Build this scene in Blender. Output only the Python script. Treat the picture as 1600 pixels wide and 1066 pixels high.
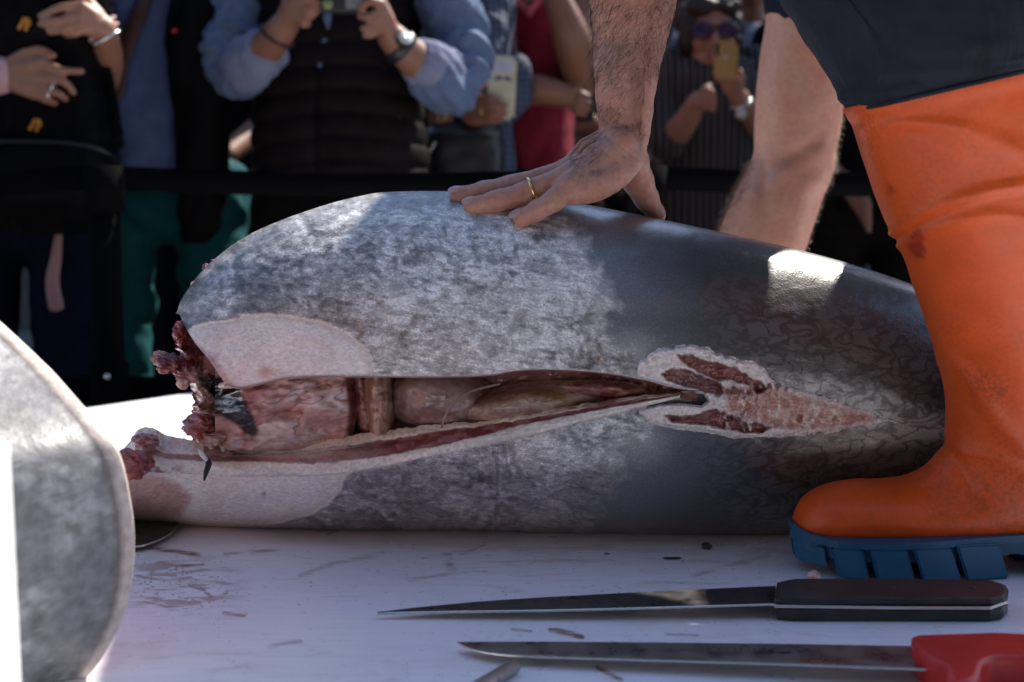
import bpy, bmesh, math, random
import numpy as np
from mathutils import Vector, Matrix

sc = bpy.context.scene
for o in list(bpy.data.objects):
    bpy.data.objects.remove(o)
random.seed(7)
RNG = np.random.default_rng(11)
R = math.radians

# ------------------------------------------------------------------ camera, sky, sun, exposure
T = 0.60                     # table top height
CAMZ = T + 0.36
FPX = 2222.0                 # focal length in photo pixels (50 mm on 36 mm)
PITCH = math.atan(253 / FPX)
cam = bpy.data.cameras.new('camera')
camo = bpy.data.objects.new('camera', cam)
sc.collection.objects.link(camo)
camo.location = (0, 0, CAMZ)
camo.rotation_euler = (math.pi / 2 - PITCH, 0, 0)
cam.lens = 50
cam.sensor_width = 36
cam.clip_start = 0.05
cam.clip_end = 500
cam.dof.use_dof = True
cam.dof.focus_distance = 1.33
cam.dof.aperture_fstop = 5.6
sc.camera = camo

SUN_EL, SUN_AZ = 48.0, 40.0          # elevation; azimuth measured from straight behind the scene towards the right
world = bpy.data.worlds.new('World')
sc.world = world
world.use_nodes = True
wn = world.node_tree.nodes
wl = world.node_tree.links
sky = wn.new('ShaderNodeTexSky')
sky.sky_type = 'NISHITA'
sky.sun_disc = False
sky.sun_elevation = R(SUN_EL)
sky.sun_rotation = R(SUN_AZ)
sky.altitude = 30
sky.air_density = 1.0
sky.dust_density = 0.6
sky.ozone_density = 3.0
wl.new(sky.outputs[0], wn['Background'].inputs[0])
wn['Background'].inputs[1].default_value = 0.11
sd = bpy.data.lights.new('sun', 'SUN')
sd.energy = 4.6
sd.angle = R(0.5)
sd.color = (1.0, 0.93, 0.83)
so = bpy.data.objects.new('sun', sd)
sc.collection.objects.link(so)
to_sun = Vector((math.sin(R(SUN_AZ)) * math.cos(R(SUN_EL)), math.cos(R(SUN_AZ)) * math.cos(R(SUN_EL)), math.sin(R(SUN_EL))))
so.rotation_euler = to_sun.to_track_quat('Z', 'Y').to_euler()
so.location = (2, 6, 8)
sc.view_settings.view_transform = 'Standard'
sc.view_settings.look = 'None'
sc.view_settings.exposure = 1.0
sc.view_settings.gamma = 1.0
sc.render.engine = 'CYCLES'
sc.cycles.use_denoising = True
sc.cycles.max_bounces = 8

# ------------------------------------------------------------------ helpers
CP, SP = math.cos(PITCH), math.sin(PITCH)

def P(px, py, Y):
    """the point at world depth Y seen at photo pixel (px, py)"""
    px = np.asarray(px, float); py = np.asarray(py, float); Y = np.asarray(Y, float)
    a = (px - 800) / FPX; b = -(py - 533) / FPX
    t = Y / (CP + b * SP)
    return np.stack(np.broadcast_arrays(a * t, Y, CAMZ + t * (-SP + b * CP)), -1)

def PZ(px, py, z):
    """the point at world height z seen at photo pixel (px, py)"""
    px = np.asarray(px, float); py = np.asarray(py, float)
    a = (px - 800) / FPX; b = -(py - 533) / FPX
    t = (z - CAMZ) / (-SP + b * CP)
    return np.stack(np.broadcast_arrays(a * t, (CP + b * SP) * t, z + 0 * t), -1)

def pix(v):
    v = np.asarray(v, float)
    d = v - np.array([0, 0, CAMZ])
    w = d[..., 1] * CP - d[..., 2] * SP
    u = d[..., 1] * SP + d[..., 2] * CP
    return 800 + FPX * d[..., 0] / w, 533 - FPX * u / w

def crv(pts, n=24):
    """smooth curve through (x, y) points, returned as y(x)"""
    pts = np.array(pts, float)
    p = np.vstack([2 * pts[0] - pts[1], pts, 2 * pts[-1] - pts[-2]])
    out = []
    for i in range(1, len(p) - 2):
        for t in np.linspace(0, 1, n, endpoint=False):
            out.append(0.5 * ((2 * p[i]) + (-p[i-1] + p[i+1]) * t + (2*p[i-1] - 5*p[i] + 4*p[i+1] - p[i+2]) * t*t + (-p[i-1] + 3*p[i] - 3*p[i+1] + p[i+2]) * t**3))
    out.append(p[-2])
    out = np.array(out)
    xs = np.maximum.accumulate(out[:, 0] + np.arange(len(out)) * 1e-9)
    return lambda x: np.interp(x, xs, out[:, 1])

def spline(pts, n=8, closed=False):
    p = np.array(pts, float)
    if closed:
        q = np.vstack([p[-1], p, p[0], p[1]])
    else:
        q = np.vstack([2 * p[0] - p[1], p, 2 * p[-1] - p[-2]])
    out = []
    for i in range(1, len(q) - 2):
        for t in np.linspace(0, 1, n, endpoint=False):
            out.append(0.5 * ((2*q[i]) + (-q[i-1] + q[i+1])*t + (2*q[i-1] - 5*q[i] + 4*q[i+1] - q[i+2])*t*t + (-q[i-1] + 3*q[i] - 3*q[i+1] + q[i+2])*t**3))
    if not closed:
        out.append(p[-1])
    return np.array(out)

_lat = np.random.default_rng(3).random((8, 256, 256))
def vnoise(x, y, seed=0):
    L = _lat[seed % 8]
    x = np.asarray(x, float) + seed * 17.3; y = np.asarray(y, float) + seed * 9.1
    xi = np.floor(x).astype(int); yi = np.floor(y).astype(int)
    fx = x - xi; fy = y - yi
    fx = fx * fx * (3 - 2 * fx); fy = fy * fy * (3 - 2 * fy)
    a = L[xi % 256, yi % 256]; b = L[(xi + 1) % 256, yi % 256]
    c = L[xi % 256, (yi + 1) % 256]; d = L[(xi + 1) % 256, (yi + 1) % 256]
    return (a * (1 - fx) + b * fx) * (1 - fy) + (c * (1 - fx) + d * fx) * fy

def fbm(x, y, o=4, seed=0):
    s = 0; amp = 0.5; tot = 0
    for k in range(o):
        s = s + amp * vnoise(np.asarray(x) * 2**k, np.asarray(y) * 2**k, seed + k)
        tot += amp; amp *= 0.5
    return s / tot

def sdf(px, py, poly):
    """signed distance to a polygon in pixels, negative inside"""
    poly = np.array(poly, float)
    d = np.full(np.shape(px), 1e9); ins = np.zeros(np.shape(px), bool)
    for i in range(len(poly)):
        a = poly[i]; b = poly[(i + 1) % len(poly)]
        ex, ey = b - a
        wx = px - a[0]; wy = py - a[1]
        t = np.clip((wx * ex + wy * ey) / (ex * ex + ey * ey + 1e-12), 0, 1)
        d = np.minimum(d, (wx - ex * t)**2 + (wy - ey * t)**2)
        c = ((a[1] <= py) & (b[1] > py)) | ((b[1] <= py) & (a[1] > py))
        xs = a[0] + (py - a[1]) / (ey if abs(ey) > 1e-9 else 1e-9) * ex
        ins ^= c & (px < xs)
    d = np.sqrt(d)
    return np.where(ins, -d, d)

def ldist(px, py, line):
    line = np.array(line, float)
    d = np.full(np.shape(px), 1e9)
    for a, b in zip(line[:-1], line[1:]):
        ex, ey = b - a
        wx = px - a[0]; wy = py - a[1]
        t = np.clip((wx * ex + wy * ey) / (ex * ex + ey * ey + 1e-12), 0, 1)
        d = np.minimum(d, (wx - ex * t)**2 + (wy - ey * t)**2)
    return np.sqrt(d)

def sstep(a, b, x):
    t = np.clip((np.asarray(x, float) - a) / (b - a), 0, 1)
    return t * t * (3 - 2 * t)

def lin(*c):
    c = np.array(c, float) / 255
    return np.where(c <= 0.04045, c / 12.92, ((c + 0.055) / 1.055)**2.4)

def mixc(col, c, m):
    return col * (1 - m[..., None]) + np.asarray(c) * m[..., None]

def tag(o, label=None, cat=None, group=None, kind=None):
    if label: o['label'] = label
    if cat: o['category'] = cat
    if group: o['group'] = group
    if kind: o['kind'] = kind
    return o

def link(o, parent=None):
    sc.collection.objects.link(o)
    if parent is not None:
        o.parent = parent
        def wm(q):
            return q.matrix_basis if q.parent is None else wm(q.parent) @ q.matrix_parent_inverse @ q.matrix_basis
        o.matrix_parent_inverse = wm(parent).inverted()
    return o

def empty(name, loc, label, cat, group=None):
    o = bpy.data.objects.new(name, None)
    o.location = loc
    o.empty_display_size = 0.05
    sc.collection.objects.link(o)
    tag(o, label, cat, group)
    return o

def mesh(name, v, f, mat, parent=None, smooth=True, col=None, attrs=None):
    me = bpy.data.meshes.new(name)
    v = np.asarray(v, float).reshape(-1, 3)
    if isinstance(f, np.ndarray) and f.ndim == 2:
        n = len(f); k = f.shape[1]
        me.vertices.add(len(v)); me.vertices.foreach_set('co', v.ravel())
        me.loops.add(n * k); me.loops.foreach_set('vertex_index', f.ravel().astype(np.int32))
        me.polygons.add(n); me.polygons.foreach_set('loop_start', np.arange(0, n * k, k, dtype=np.int32))
        me.update(calc_edges=True)
    else:
        me.from_pydata(v.tolist(), [], [list(map(int, q)) for q in f])
    if smooth:
        me.polygons.foreach_set('use_smooth', np.ones(len(me.polygons), bool))
    if col is not None:
        a = me.attributes.new('Col', 'FLOAT_COLOR', 'POINT')
        c = np.ones((len(v), 4)); c[:, :3] = np.asarray(col).reshape(-1, 3)
        a.data.foreach_set('color', c.ravel().astype(np.float32))
    for k, x in (attrs or {}).items():
        a = me.attributes.new(k, 'FLOAT', 'POINT')
        a.data.foreach_set('value', np.asarray(x, np.float32).ravel())
    me.validate()
    if mat: me.materials.append(mat)
    o = bpy.data.objects.new(name, me)
    return link(o, parent)

def quads(nr, nc, wrap_r=False, wrap_c=False):
    r = np.arange(nr if wrap_r else nr - 1); c = np.arange(nc if wrap_c else nc - 1)
    r, c = np.meshgrid(r, c, indexing='ij')
    r2 = (r + 1) % nr; c2 = (c + 1) % nc
    return np.stack([r * nc + c, r * nc + c2, r2 * nc + c2, r2 * nc + c], -1).reshape(-1, 4)

def bm_obj(name, bm, mat, parent=None, smooth=False):
    bmesh.ops.recalc_face_normals(bm, faces=bm.faces)
    me = bpy.data.meshes.new(name); bm.to_mesh(me); bm.free()
    if smooth:
        me.polygons.foreach_set('use_smooth', np.ones(len(me.polygons), bool))
    if mat: me.materials.append(mat)
    return link(bpy.data.objects.new(name, me), parent)

def box(name, lo, hi, mat, parent=None, bevel=0.0, seg=2, rot=None, smooth=False):
    bm = bmesh.new()
    bmesh.ops.create_cube(bm, size=1)
    lo = Vector(lo); hi = Vector(hi)
    for v in bm.verts:
        v.co = Vector(((v.co.x + .5) * (hi.x - lo.x) + lo.x, (v.co.y + .5) * (hi.y - lo.y) + lo.y, (v.co.z + .5) * (hi.z - lo.z) + lo.z))
    if bevel:
        bmesh.ops.bevel(bm, geom=bm.edges[:], offset=bevel, segments=seg, affect='EDGES', profile=0.6)
    if rot is not None:
        bm.transform(rot)
    return bm_obj(name, bm, mat, parent, smooth)

def prism(name, pts, z0, z1, mat, parent=None, bevel=0.0, seg=2, axis='z', smooth=False, xf=None):
    """a polygon (list of xy) extruded from z0 to z1"""
    bm = bmesh.new()
    lo = [bm.verts.new((p[0], p[1], z0)) for p in pts]
    hi = [bm.verts.new((p[0], p[1], z1)) for p in pts]
    bm.faces.new(lo[::-1]); bm.faces.new(hi)
    for i in range(len(pts)):
        j = (i + 1) % len(pts)
        bm.faces.new((lo[i], lo[j], hi[j], hi[i]))
    bmesh.ops.recalc_face_normals(bm, faces=bm.faces)
    if bevel:
        es = [e for e in bm.edges if abs(e.verts[0].co.z - e.verts[1].co.z) < 1e-9]
        bmesh.ops.bevel(bm, geom=es, offset=bevel, segments=seg, affect='EDGES', profile=0.6)
    if xf is not None:
        bm.transform(xf)
    return bm_obj(name, bm, mat, parent, smooth)

def tube_geo(path, rad, seg=12, caps=True, flat=None):
    """verts and faces of a tapered tube with rounded ends; rad is a number, a list, or a list of (r1, r2) with flat = direction of r2"""
    path = np.array(path, float); n = len(path)
    rad = np.broadcast_to(np.array(rad, float), (n,)) if np.ndim(rad) < 2 else np.array(rad, float)
    if rad.ndim == 1: rad = np.stack([rad, rad], -1)
    tan = np.gradient(path, axis=0); tan /= np.linalg.norm(tan, axis=1)[:, None] + 1e-12
    ref = np.array(flat if flat is not None else ((0, 0, 1) if abs(tan[:, 2]).mean() < 0.8 else (0, 1, 0)), float)
    rings = []
    ang = np.linspace(0, 2 * np.pi, seg, endpoint=False)
    pts = []; rr = []; tt = []
    if caps:
        for k in (80, 50, 25):
            s = math.sin(R(k)); c = math.cos(R(k))
            pts.append(path[0] - tan[0] * rad[0].mean() * s); rr.append(rad[0] * c); tt.append(tan[0])
    for i in range(n):
        pts.append(path[i]); rr.append(rad[i]); tt.append(tan[i])
    if caps:
        for k in (25, 50, 80):
            s = math.sin(R(k)); c = math.cos(R(k))
            pts.append(path[-1] + tan[-1] * rad[-1].mean() * s); rr.append(rad[-1] * c); tt.append(tan[-1])
    for p, r, t in zip(pts, rr, tt):
        a = np.cross(ref, t); a /= np.linalg.norm(a) + 1e-12
        b = np.cross(t, a)
        rings.append(p + np.outer(np.cos(ang), a) * r[0] + np.outer(np.sin(ang), b) * r[1])
    v = np.concatenate(rings); m = len(rings)
    f = quads(m, seg, wrap_c=True).tolist()
    f.append(list(range(seg))[::-1]); f.append([(m - 1) * seg + k for k in range(seg)])
    return v, f

def tube(name, path, rad, mat, parent=None, seg=10, flat=None, sm=0):
    if sm:
        if np.ndim(rad) >= 1:
            n0 = len(path); rad = np.array(rad, float)
            k = np.linspace(0, n0 - 1, (n0 - 1) * sm + 1)
            rad = np.interp(k, np.arange(n0), rad) if rad.ndim == 1 else np.stack([np.interp(k, np.arange(n0), rad[:, j]) for j in range(rad.shape[1])], -1)
        path = spline(path, sm)
    v, f = tube_geo(path, rad, seg, flat=flat)
    return mesh(name, v, f, mat, parent)

def geo_join(parts):
    V = []; F = []; o = 0
    for v, f in parts:
        V.append(np.asarray(v)); F += [[i + o for i in q] for q in f]; o += len(v)
    return np.concatenate(V), F

def ell_geo(c, r, rot=None, nu=20, nv=12):
    u = np.linspace(0, 2 * np.pi, nu, endpoint=False); w = np.linspace(0.02, np.pi - 0.02, nv)
    W, U = np.meshgrid(w, u, indexing='ij')
    p = np.stack([np.sin(W) * np.cos(U) * r[0], np.sin(W) * np.sin(U) * r[1], np.cos(W) * r[2]], -1).reshape(-1, 3)
    if rot is not None: p = p @ np.array(rot.to_3x3() if hasattr(rot, 'to_3x3') else rot).T
    f = quads(nv, nu, wrap_c=True).tolist()
    f.append(list(range(nu))); f.append([(nv - 1) * nu + k for k in range(nu)][::-1])
    return p + np.array(c), f

def fuse(parts, voxel, smooth=4, fac=0.5):
    """one continuous skin grown over overlapping closed shapes -> (verts, quads)"""
    v, f = geo_join(parts)
    me = bpy.data.meshes.new('tmp'); me.from_pydata(v.tolist(), [], f)
    o = bpy.data.objects.new('tmp', me); sc.collection.objects.link(o)
    m = o.modifiers.new('r', 'REMESH'); m.mode = 'VOXEL'; m.voxel_size = voxel
    if smooth:
        s = o.modifiers.new('s', 'SMOOTH'); s.iterations = smooth; s.factor = fac
    bpy.context.view_layer.update()
    dg = bpy.context.evaluated_depsgraph_get()
    e = o.evaluated_get(dg); m2 = e.to_mesh()
    vv = np.empty(len(m2.vertices) * 3); m2.vertices.foreach_get('co', vv)
    ff = [list(p.vertices) for p in m2.polygons]
    e.to_mesh_clear()
    bpy.data.objects.remove(o); bpy.data.meshes.remove(me)
    return vv.reshape(-1, 3), ff

def fused(name, parts, voxel, mat, parent=None, smooth=4, fac=0.5, wrinkle=0.0, wscale=12.0, seed=0, col=None):
    v, f = fuse(parts, voxel, smooth, fac)
    if wrinkle:
        n = fbm(v[:, 0] * wscale + v[:, 2] * wscale * 0.6, v[:, 2] * wscale * 1.4 + v[:, 1] * wscale * 0.8, 3, seed) - 0.5
        me = bpy.data.meshes.new('t'); me.from_pydata(v.tolist(), [], f)
        nn = np.empty(len(v) * 3); me.vertices.foreach_get('normal', nn); bpy.data.meshes.remove(me)
        v = v + nn.reshape(-1, 3) * n[:, None] * wrinkle
    return mesh(name, v, f, mat, parent, col=col(v) if col else None)

# ------------------------------------------------------------------ materials
class NT:
    def __init__(s, name):
        s.m = bpy.data.materials.new(name); s.m.use_nodes = True
        s.t = s.m.node_tree; s.b = s.t.nodes['Principled BSDF']
    def n(s, typ, **kw):
        n = s.t.nodes.new('ShaderNode' + typ)
        for k, v in kw.items():
            if k.startswith('i_'):
                key = k[2:].replace('_', ' ')
                n.inputs[key].default_value = v
            else: setattr(n, k, v)
        return n
    def l(s, a, b): s.t.links.new(a, b)
    def attr(s, name): return s.n('Attribute', attribute_name=name)
    def coord(s, scale=(1, 1, 1), rot=(0, 0, 0)):
        tc = s.n('TexCoord'); mp = s.n('Mapping')
        mp.inputs['Scale'].default_value = scale; mp.inputs['Rotation'].default_value = rot
        s.l(tc.outputs['Object'], mp.inputs['Vector']); return mp.outputs[0]
    def noise(s, vec, scale, detail=4, rough=0.55, dist=0.0):
        n = s.n('TexNoise'); n.inputs['Scale'].default_value = scale; n.inputs['Detail'].default_value = detail
        n.inputs['Roughness'].default_value = rough; n.inputs['Distortion'].default_value = dist
        s.l(vec, n.inputs['Vector']); return n.outputs['Fac']
    def ramp(s, fac, stops, interp='LINEAR'):
        r = s.n('ValToRGB'); r.color_ramp.interpolation = interp
        e = r.color_ramp.elements
        while len(e) < len(stops): e.new(0.5)
        for i, (p, c) in enumerate(stops):
            e[i].position = p; e[i].color = (c, c, c, 1) if np.isscalar(c) else (*c, 1)
        s.l(fac, r.inputs[0]); return r.outputs[0]
    def mix(s, a, b, fac, mode='MIX'):
        m = s.n('Mix', data_type='RGBA', blend_type=mode)
        for sock, x in ((m.inputs[6], a), (m.inputs[7], b), (m.inputs[0], fac)):
            if isinstance(x, bpy.types.NodeSocket): s.l(x, sock)
            elif np.isscalar(x): sock.default_value = x if sock == m.inputs[0] else (x, x, x, 1)
            else: sock.default_value = (*x, 1)
        return m.outputs[2]
    def math(s, op, a, b=0.0):
        m = s.n('Math', operation=op)
        for sock, x in zip(m.inputs, (a, b)):
            if isinstance(x, bpy.types.NodeSocket): s.l(x, sock)
            else: sock.default_value = x
        return m.outputs[0]
    def bump(s, h, strength=0.3, dist=0.002, prev=None):
        b = s.n('Bump'); b.inputs['Strength'].default_value = strength; b.inputs['Distance'].default_value = dist
        s.l(h, b.inputs['Height'])
        if prev is not None: s.l(prev, b.inputs['Normal'])
        return b.outputs[0]
    def out(s, col=None, rough=None, normal=None, **kw):
        if col is not None:
            if isinstance(col, bpy.types.NodeSocket): s.l(col, s.b.inputs['Base Color'])
            else: s.b.inputs['Base Color'].default_value = (*col, 1)
        if rough is not None:
            if isinstance(rough, bpy.types.NodeSocket): s.l(rough, s.b.inputs['Roughness'])
            else: s.b.inputs['Roughness'].default_value = rough
        if normal is not None: s.l(normal, s.b.inputs['Normal'])
        for k, v in kw.items(): s.b.inputs[k.replace('_', ' ')].default_value = v
        return s.m

def plain(name, c, rough=0.6, var=0.15, scale=30, bump=0.15, bdist=0.001, bscale=200, **kw):
    t = NT(name); vec = t.coord()
    n = t.noise(vec, scale, 4)
    f = t.ramp(n, [(0.3, 1 - var), (0.7, 1 + var)])
    col = t.mix(tuple(c), f, 1.0, 'MULTIPLY')
    h = t.noise(vec, bscale, 3)
    return t.out(col, rough, t.bump(h, bump, bdist), **kw)

def cloth(name, c, scale=900, fold=14, var=0.2, rough=0.85, fstr=0.5, spec=None):
    t = NT(name); vec = t.coord()
    n = t.noise(vec, 25, 5); f = t.ramp(n, [(0.3, 1 - var), (0.7, 1 + var)])
    col = t.mix(tuple(c), f, 1.0, 'MULTIPLY')
    w = t.noise(vec, scale, 2)
    fo = t.noise(t.coord((1, 1, 0.45)), fold, 3, dist=0.8)
    nb = t.bump(fo, fstr, 0.02); nb = t.bump(w, 0.25, 0.0008, nb)
    return t.out(col, rough, nb, Specular_IOR_Level=(0.04 if max(c) < 0.03 else 0.15) if spec is None else spec)

def skin(name, c, red=(0.45, 0.14, 0.09), var=0.25, bump=0.4, sss=0.0):
    t = NT(name); vec = t.coord()
    n = t.noise(vec, 28, 5); f = t.ramp(n, [(0.38, 0.0), (0.7, 0.55)])
    col = t.mix(tuple(c), tuple(red), f)
    n2 = t.noise(vec, 160, 3); f2 = t.ramp(n2, [(0.3, 1 - var), (0.7, 1 + var)])
    col = t.mix(col, f2, 1.0, 'MULTIPLY')
    h = t.noise(t.coord((1, 1, 2.2)), 420, 3); h2 = t.noise(vec, 90, 3)
    nb = t.bump(h2, bump, 0.0025); nb = t.bump(h, bump, 0.0008, nb)
    m = t.out(col, 0.48, nb)
    if sss:
        t.b.inputs['Subsurface Weight'].default_value = sss
        t.b.inputs['Subsurface Radius'].default_value = (0.012, 0.004, 0.002)
        t.b.inputs['Subsurface Scale'].default_value = 0.5
    return m

def vmat(name, rough=0.4, bump=0.4, bdist=0.0015, bscale=260, var=0.18, vscale=200, coat=0.0, sss=0.0):
    """colour from the mesh's own colour attribute with fine grain on top"""
    t = NT(name); vec = t.coord()
    a = t.attr('Col').outputs['Color']
    n = t.noise(vec, vscale, 4); f = t.ramp(n, [(0.3, 1 - var), (0.7, 1 + var)])
    col = t.mix(a, f, 1.0, 'MULTIPLY')
    h = t.noise(vec, bscale, 4)
    m = t.out(col, rough, t.bump(h, bump, bdist))
    if coat: t.b.inputs['Coat Weight'].default_value = coat; t.b.inputs['Coat Roughness'].default_value = 0.15
    if sss:
        t.b.inputs['Subsurface Weight'].default_value = sss
        t.b.inputs['Subsurface Radius'].default_value = (0.008, 0.003, 0.002); t.b.inputs['Subsurface Scale'].default_value = 0.4
    return m
# ------------------------------------------------------------------ ground, building, table
def ground_mat():
    t = NT('paving'); vec = t.coord()
    br = t.n('TexBrick'); br.inputs['Scale'].default_value = 2.2; br.inputs['Color1'].default_value = (0.2, 0.19, 0.18, 1)
    br.inputs['Color2'].default_value = (0.16, 0.155, 0.15, 1); br.inputs['Mortar'].default_value = (0.07, 0.07, 0.07, 1)
    br.inputs['Mortar Size'].default_value = 0.012
    t.l(vec, br.inputs['Vector'])
    n = t.noise(vec, 5, 6); f = t.ramp(n, [(0.3, 0.7), (0.7, 1.2)])
    return t.out(t.mix(br.outputs[0], f, 1.0, 'MULTIPLY'), 0.8, t.bump(br.outputs['Fac'], -0.4, 0.004))
gv = [(-150, -100, 0), (150, -100, 0), (150, 300, 0), (-150, 300, 0)]
tag(mesh('ground', gv, [[0, 1, 2, 3]], ground_mat(), smooth=False), kind='structure')

def table_mat():
    t = NT('white_plastic'); vec = t.coord()
    base = (0.88, 0.86, 0.91)
    s1 = t.noise(t.coord((2.2, 6.5, 1), (0, 0, 0.25)), 5.5, 8, 0.62, 0.8)
    m1 = t.ramp(s1, [(0.52, 0.0), (0.66, 0.32)])
    g = t.noise(vec, 3.4, 2); gm = t.ramp(g, [(0.40, 0.0), (0.56, 1.0)])
    m1 = t.math('MULTIPLY', m1, gm)
    col = t.mix(base, (0.36, 0.17, 0.10), m1)
    s2 = t.noise(t.coord((7, 30, 1), (0, 0, -0.22)), 2.4, 7, 0.68, 1.6)
    m2 = t.math('MULTIPLY', t.ramp(s2, [(0.56, 0.0), (0.72, 0.35)]), t.ramp(t.noise(vec, 4.5, 3), [(0.5, 0.0), (0.6, 1.0)]))
    col = t.mix(col, (0.34, 0.17, 0.10), m2)
    s3 = t.noise(t.coord((3, 60, 1), (0, 0, 0.5)), 3.0, 4)
    m3 = t.ramp(s3, [(0.5, 0.0), (0.75, 0.22)])
    col = t.mix(col, (0.55, 0.54, 0.56), m3)
    s4 = t.noise(t.coord((40, 90, 1), (0, 0, 0.8)), 3.2, 3); m4 = t.ramp(s4, [(0.735, 0.0), (0.75, 0.8)])
    col = t.mix(col, (0.09, 0.03, 0.025), m4)
    kx = t.noise(t.coord((4, 150, 1), (0, 0, -0.6)), 5, 2); col = t.mix(col, (0.42, 0.40, 0.43), t.ramp(kx, [(0.68, 0.0), (0.71, 0.35)]))
    ky = t.noise(t.coord((5, 130, 1), (0, 0, 0.15)), 4, 2); col = t.mix(col, (0.40, 0.33, 0.33), t.ramp(ky, [(0.69, 0.0), (0.72, 0.35)]))
    h = t.noise(t.coord((30, 300, 1), (0, 0, 0.4)), 4, 3)
    nb = t.bump(h, 0.15, 0.0006)
    rg = t.ramp(t.noise(vec, 9, 4), [(0.3, 0.22), (0.7, 0.45)])
    return t.out(col, rg, nb)
M_table = table_mat()
tb = empty('table', (0.3, 1.5, 0), 'long white plastic cutting table smeared with brown blood under the tuna', 'table')
# the far left corner is cut back at an angle
c1 = PZ(60, 648, T); c2 = PZ(300, 613.5, T)
far_pts = [(-1.4, 0.42), (2.1, 0.42), (2.1, 2.62), (c2[0] + 0.16, 2.62), (c2[0], c2[1]), (c1[0], c1[1]), (-1.4, 1.62)]
prism('table_top', far_pts, T - 0.035, T, M_table, tb, bevel=0.003)
M_gal = plain('galvanised_steel', (0.35, 0.36, 0.37), 0.4, Metallic=0.9)
for x, y in ((-1.25, 0.55), (1.95, 0.55), (1.95, 2.45), (-0.35, 2.2), (-1.25, 1.4), (0.5, 0.6), (0.6, 2.4)):
    box('leg', (x - 0.025, y - 0.025, 0.0), (x + 0.025, y + 0.025, T - 0.035), M_gal, tb, 0.003)
box('apron', (-1.3, 0.5, T - 0.085), (2.0, 0.525, T - 0.036), M_gal, tb, 0.002)

# dried smears of blood on the table
def smears():
    nx, ny = 620, 240
    gx, gy = np.meshgrid(np.linspace(150, 1240, nx), np.linspace(846, 1064, ny), indexing='ij')
    V = PZ(gx, gy, T + 0.0005)
    w = 9 * (fbm(gx / 22, gy / 9, 3, 2) - .5); st = fbm(gx / 30, gy / 2.2, 4, 4); sp = fbm(gx / 5, gy / 2.5, 3, 6)
    al = np.zeros(gx.shape)
    for ln, wd, a in [([(236, 856), (275, 861), (312, 867)], 5, .8), ([(246, 879), (280, 884), (318, 881)], 4, .7), ([(215, 900), (250, 906), (300, 903)], 3, .5), ([(298, 915), (320, 922), (332, 934)], 4, .6), ([(350, 866), (395, 862), (440, 857)], 4, .45),
                      ([(225, 940), (260, 948), (300, 944)], 3, .5), ([(352, 958), (380, 962)], 4, .6), ([(860, 984), (885, 988), (906, 994)], 6, 1.0), ([(800, 983), (830, 986)], 3, .6), ([(935, 1044), (952, 1052), (968, 1062)], 5, .8), ([(700, 868), (704, 890)], 10, .35), ([(720, 866), (760, 850)], 4, .3),
                      ([(1040, 990), (1090, 993)], 3, .5), ([(640, 905), (700, 897), (760, 893)], 3, .3), ([(470, 900), (520, 880), (600, 865)], 5, .25), ([(1080, 900), (1150, 880), (1200, 868)], 5, .25), ([(420, 1010), (470, 1002)], 4, .3)]:
        al = np.maximum(al, a * sstep(wd, wd * .3, ldist(gx + w, gy + .3 * w, ln)) * sstep(0.25, 0.62, st))
    reg = sstep(1, .4, np.hypot((gx - 280) / 130, (gy - 915) / 62))
    al = np.maximum(al, reg * 0.6 * sstep(0.68, 0.74, sp))
    al = np.maximum(al, reg * 0.42 * sstep(0.53, 0.66, fbm(gx / 44 + gy / 20, gy / 5.0, 5, 4)))
    al = np.maximum(al, 0.4 * sstep(0.80, 0.83, sp))
    t = NT('dried_blood')
    a_ = t.attr('amount').outputs['Fac']
    t.out((0.30, 0.115, 0.05), 0.45)
    t.l(t.math('MULTIPLY', a_, 0.8), t.b.inputs['Alpha'])
    qf = quads(nx, ny); k = al.ravel()[qf].max(1) > 0.01
    mesh('blood_smear', V.reshape(-1, 3), qf[k], t.m, tb, attrs={'amount': al})
smears()

# ------------------------------------------------------------------ the tuna on the table
ytop = crv([(120, 760), (195, 640), (250, 540), (275, 490), (285, 466), (310, 430), (340, 401), (380, 372), (430, 348), (500, 323), (560, 307), (610, 300), (700, 299), (800, 304), (900, 317), (1000, 336), (1100, 357), (1200, 379), (1300, 404), (1400, 435), (1450, 455), (1500, 476), (1600, 515), (1700, 552), (1800, 585), (1960, 610)])
ybot = crv([(120, 806), (195, 812), (260, 818), (330, 823), (420, 827), (500, 829), (700, 830), (900, 834), (1000, 836), (1240, 839), (1400, 832), (1500, 815), (1600, 795), (1700, 770), (1800, 745), (1960, 720)])
Wd = crv([(120, 0.10), (195, 0.115), (300, 0.135), (500, 0.155), (750, 0.16), (950, 0.15), (1100, 0.13), (1200, 0.11), (1300, 0.09), (1480, 0.075), (1700, 0.05), (1960, 0.03)])
def Yc(px): return np.interp(px, [150, 500, 1000, 1240, 1500, 1960], [1.475, 1.452, 1.437, 1.431, 1.437, 1.46])
def Yfront(px, py):
    yt, yb = ytop(px), ybot(px)
    c = np.clip((py - (yt + yb) / 2) / ((yb - yt) / 2), -1, 1)
    return Yc(px) - Wd(px) * (1 - np.abs(c)**2.15)**(1 / 2.15)
yU = crv([(262, 570), (285, 575), (310, 582), (335, 592), (352, 600), (375, 606), (400, 601), (440, 592), (500, 588), (600, 588), (700, 588), (760, 586), (800, 580), (840, 577), (900, 579), (960, 585), (1010, 594), (1050, 602), (1092, 611), (1400, 652), (1700, 662), (1960, 665)])
yB = crv([(150, 735), (195, 734), (250, 739), (320, 742), (400, 743), (480, 742), (545, 737), (600, 728), (700, 707), (760, 695), (830, 680), (900, 661), (1000, 637), (1060, 622), (1092, 612.5), (1400, 653.5), (1700, 663.5), (1960, 666)])
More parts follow.
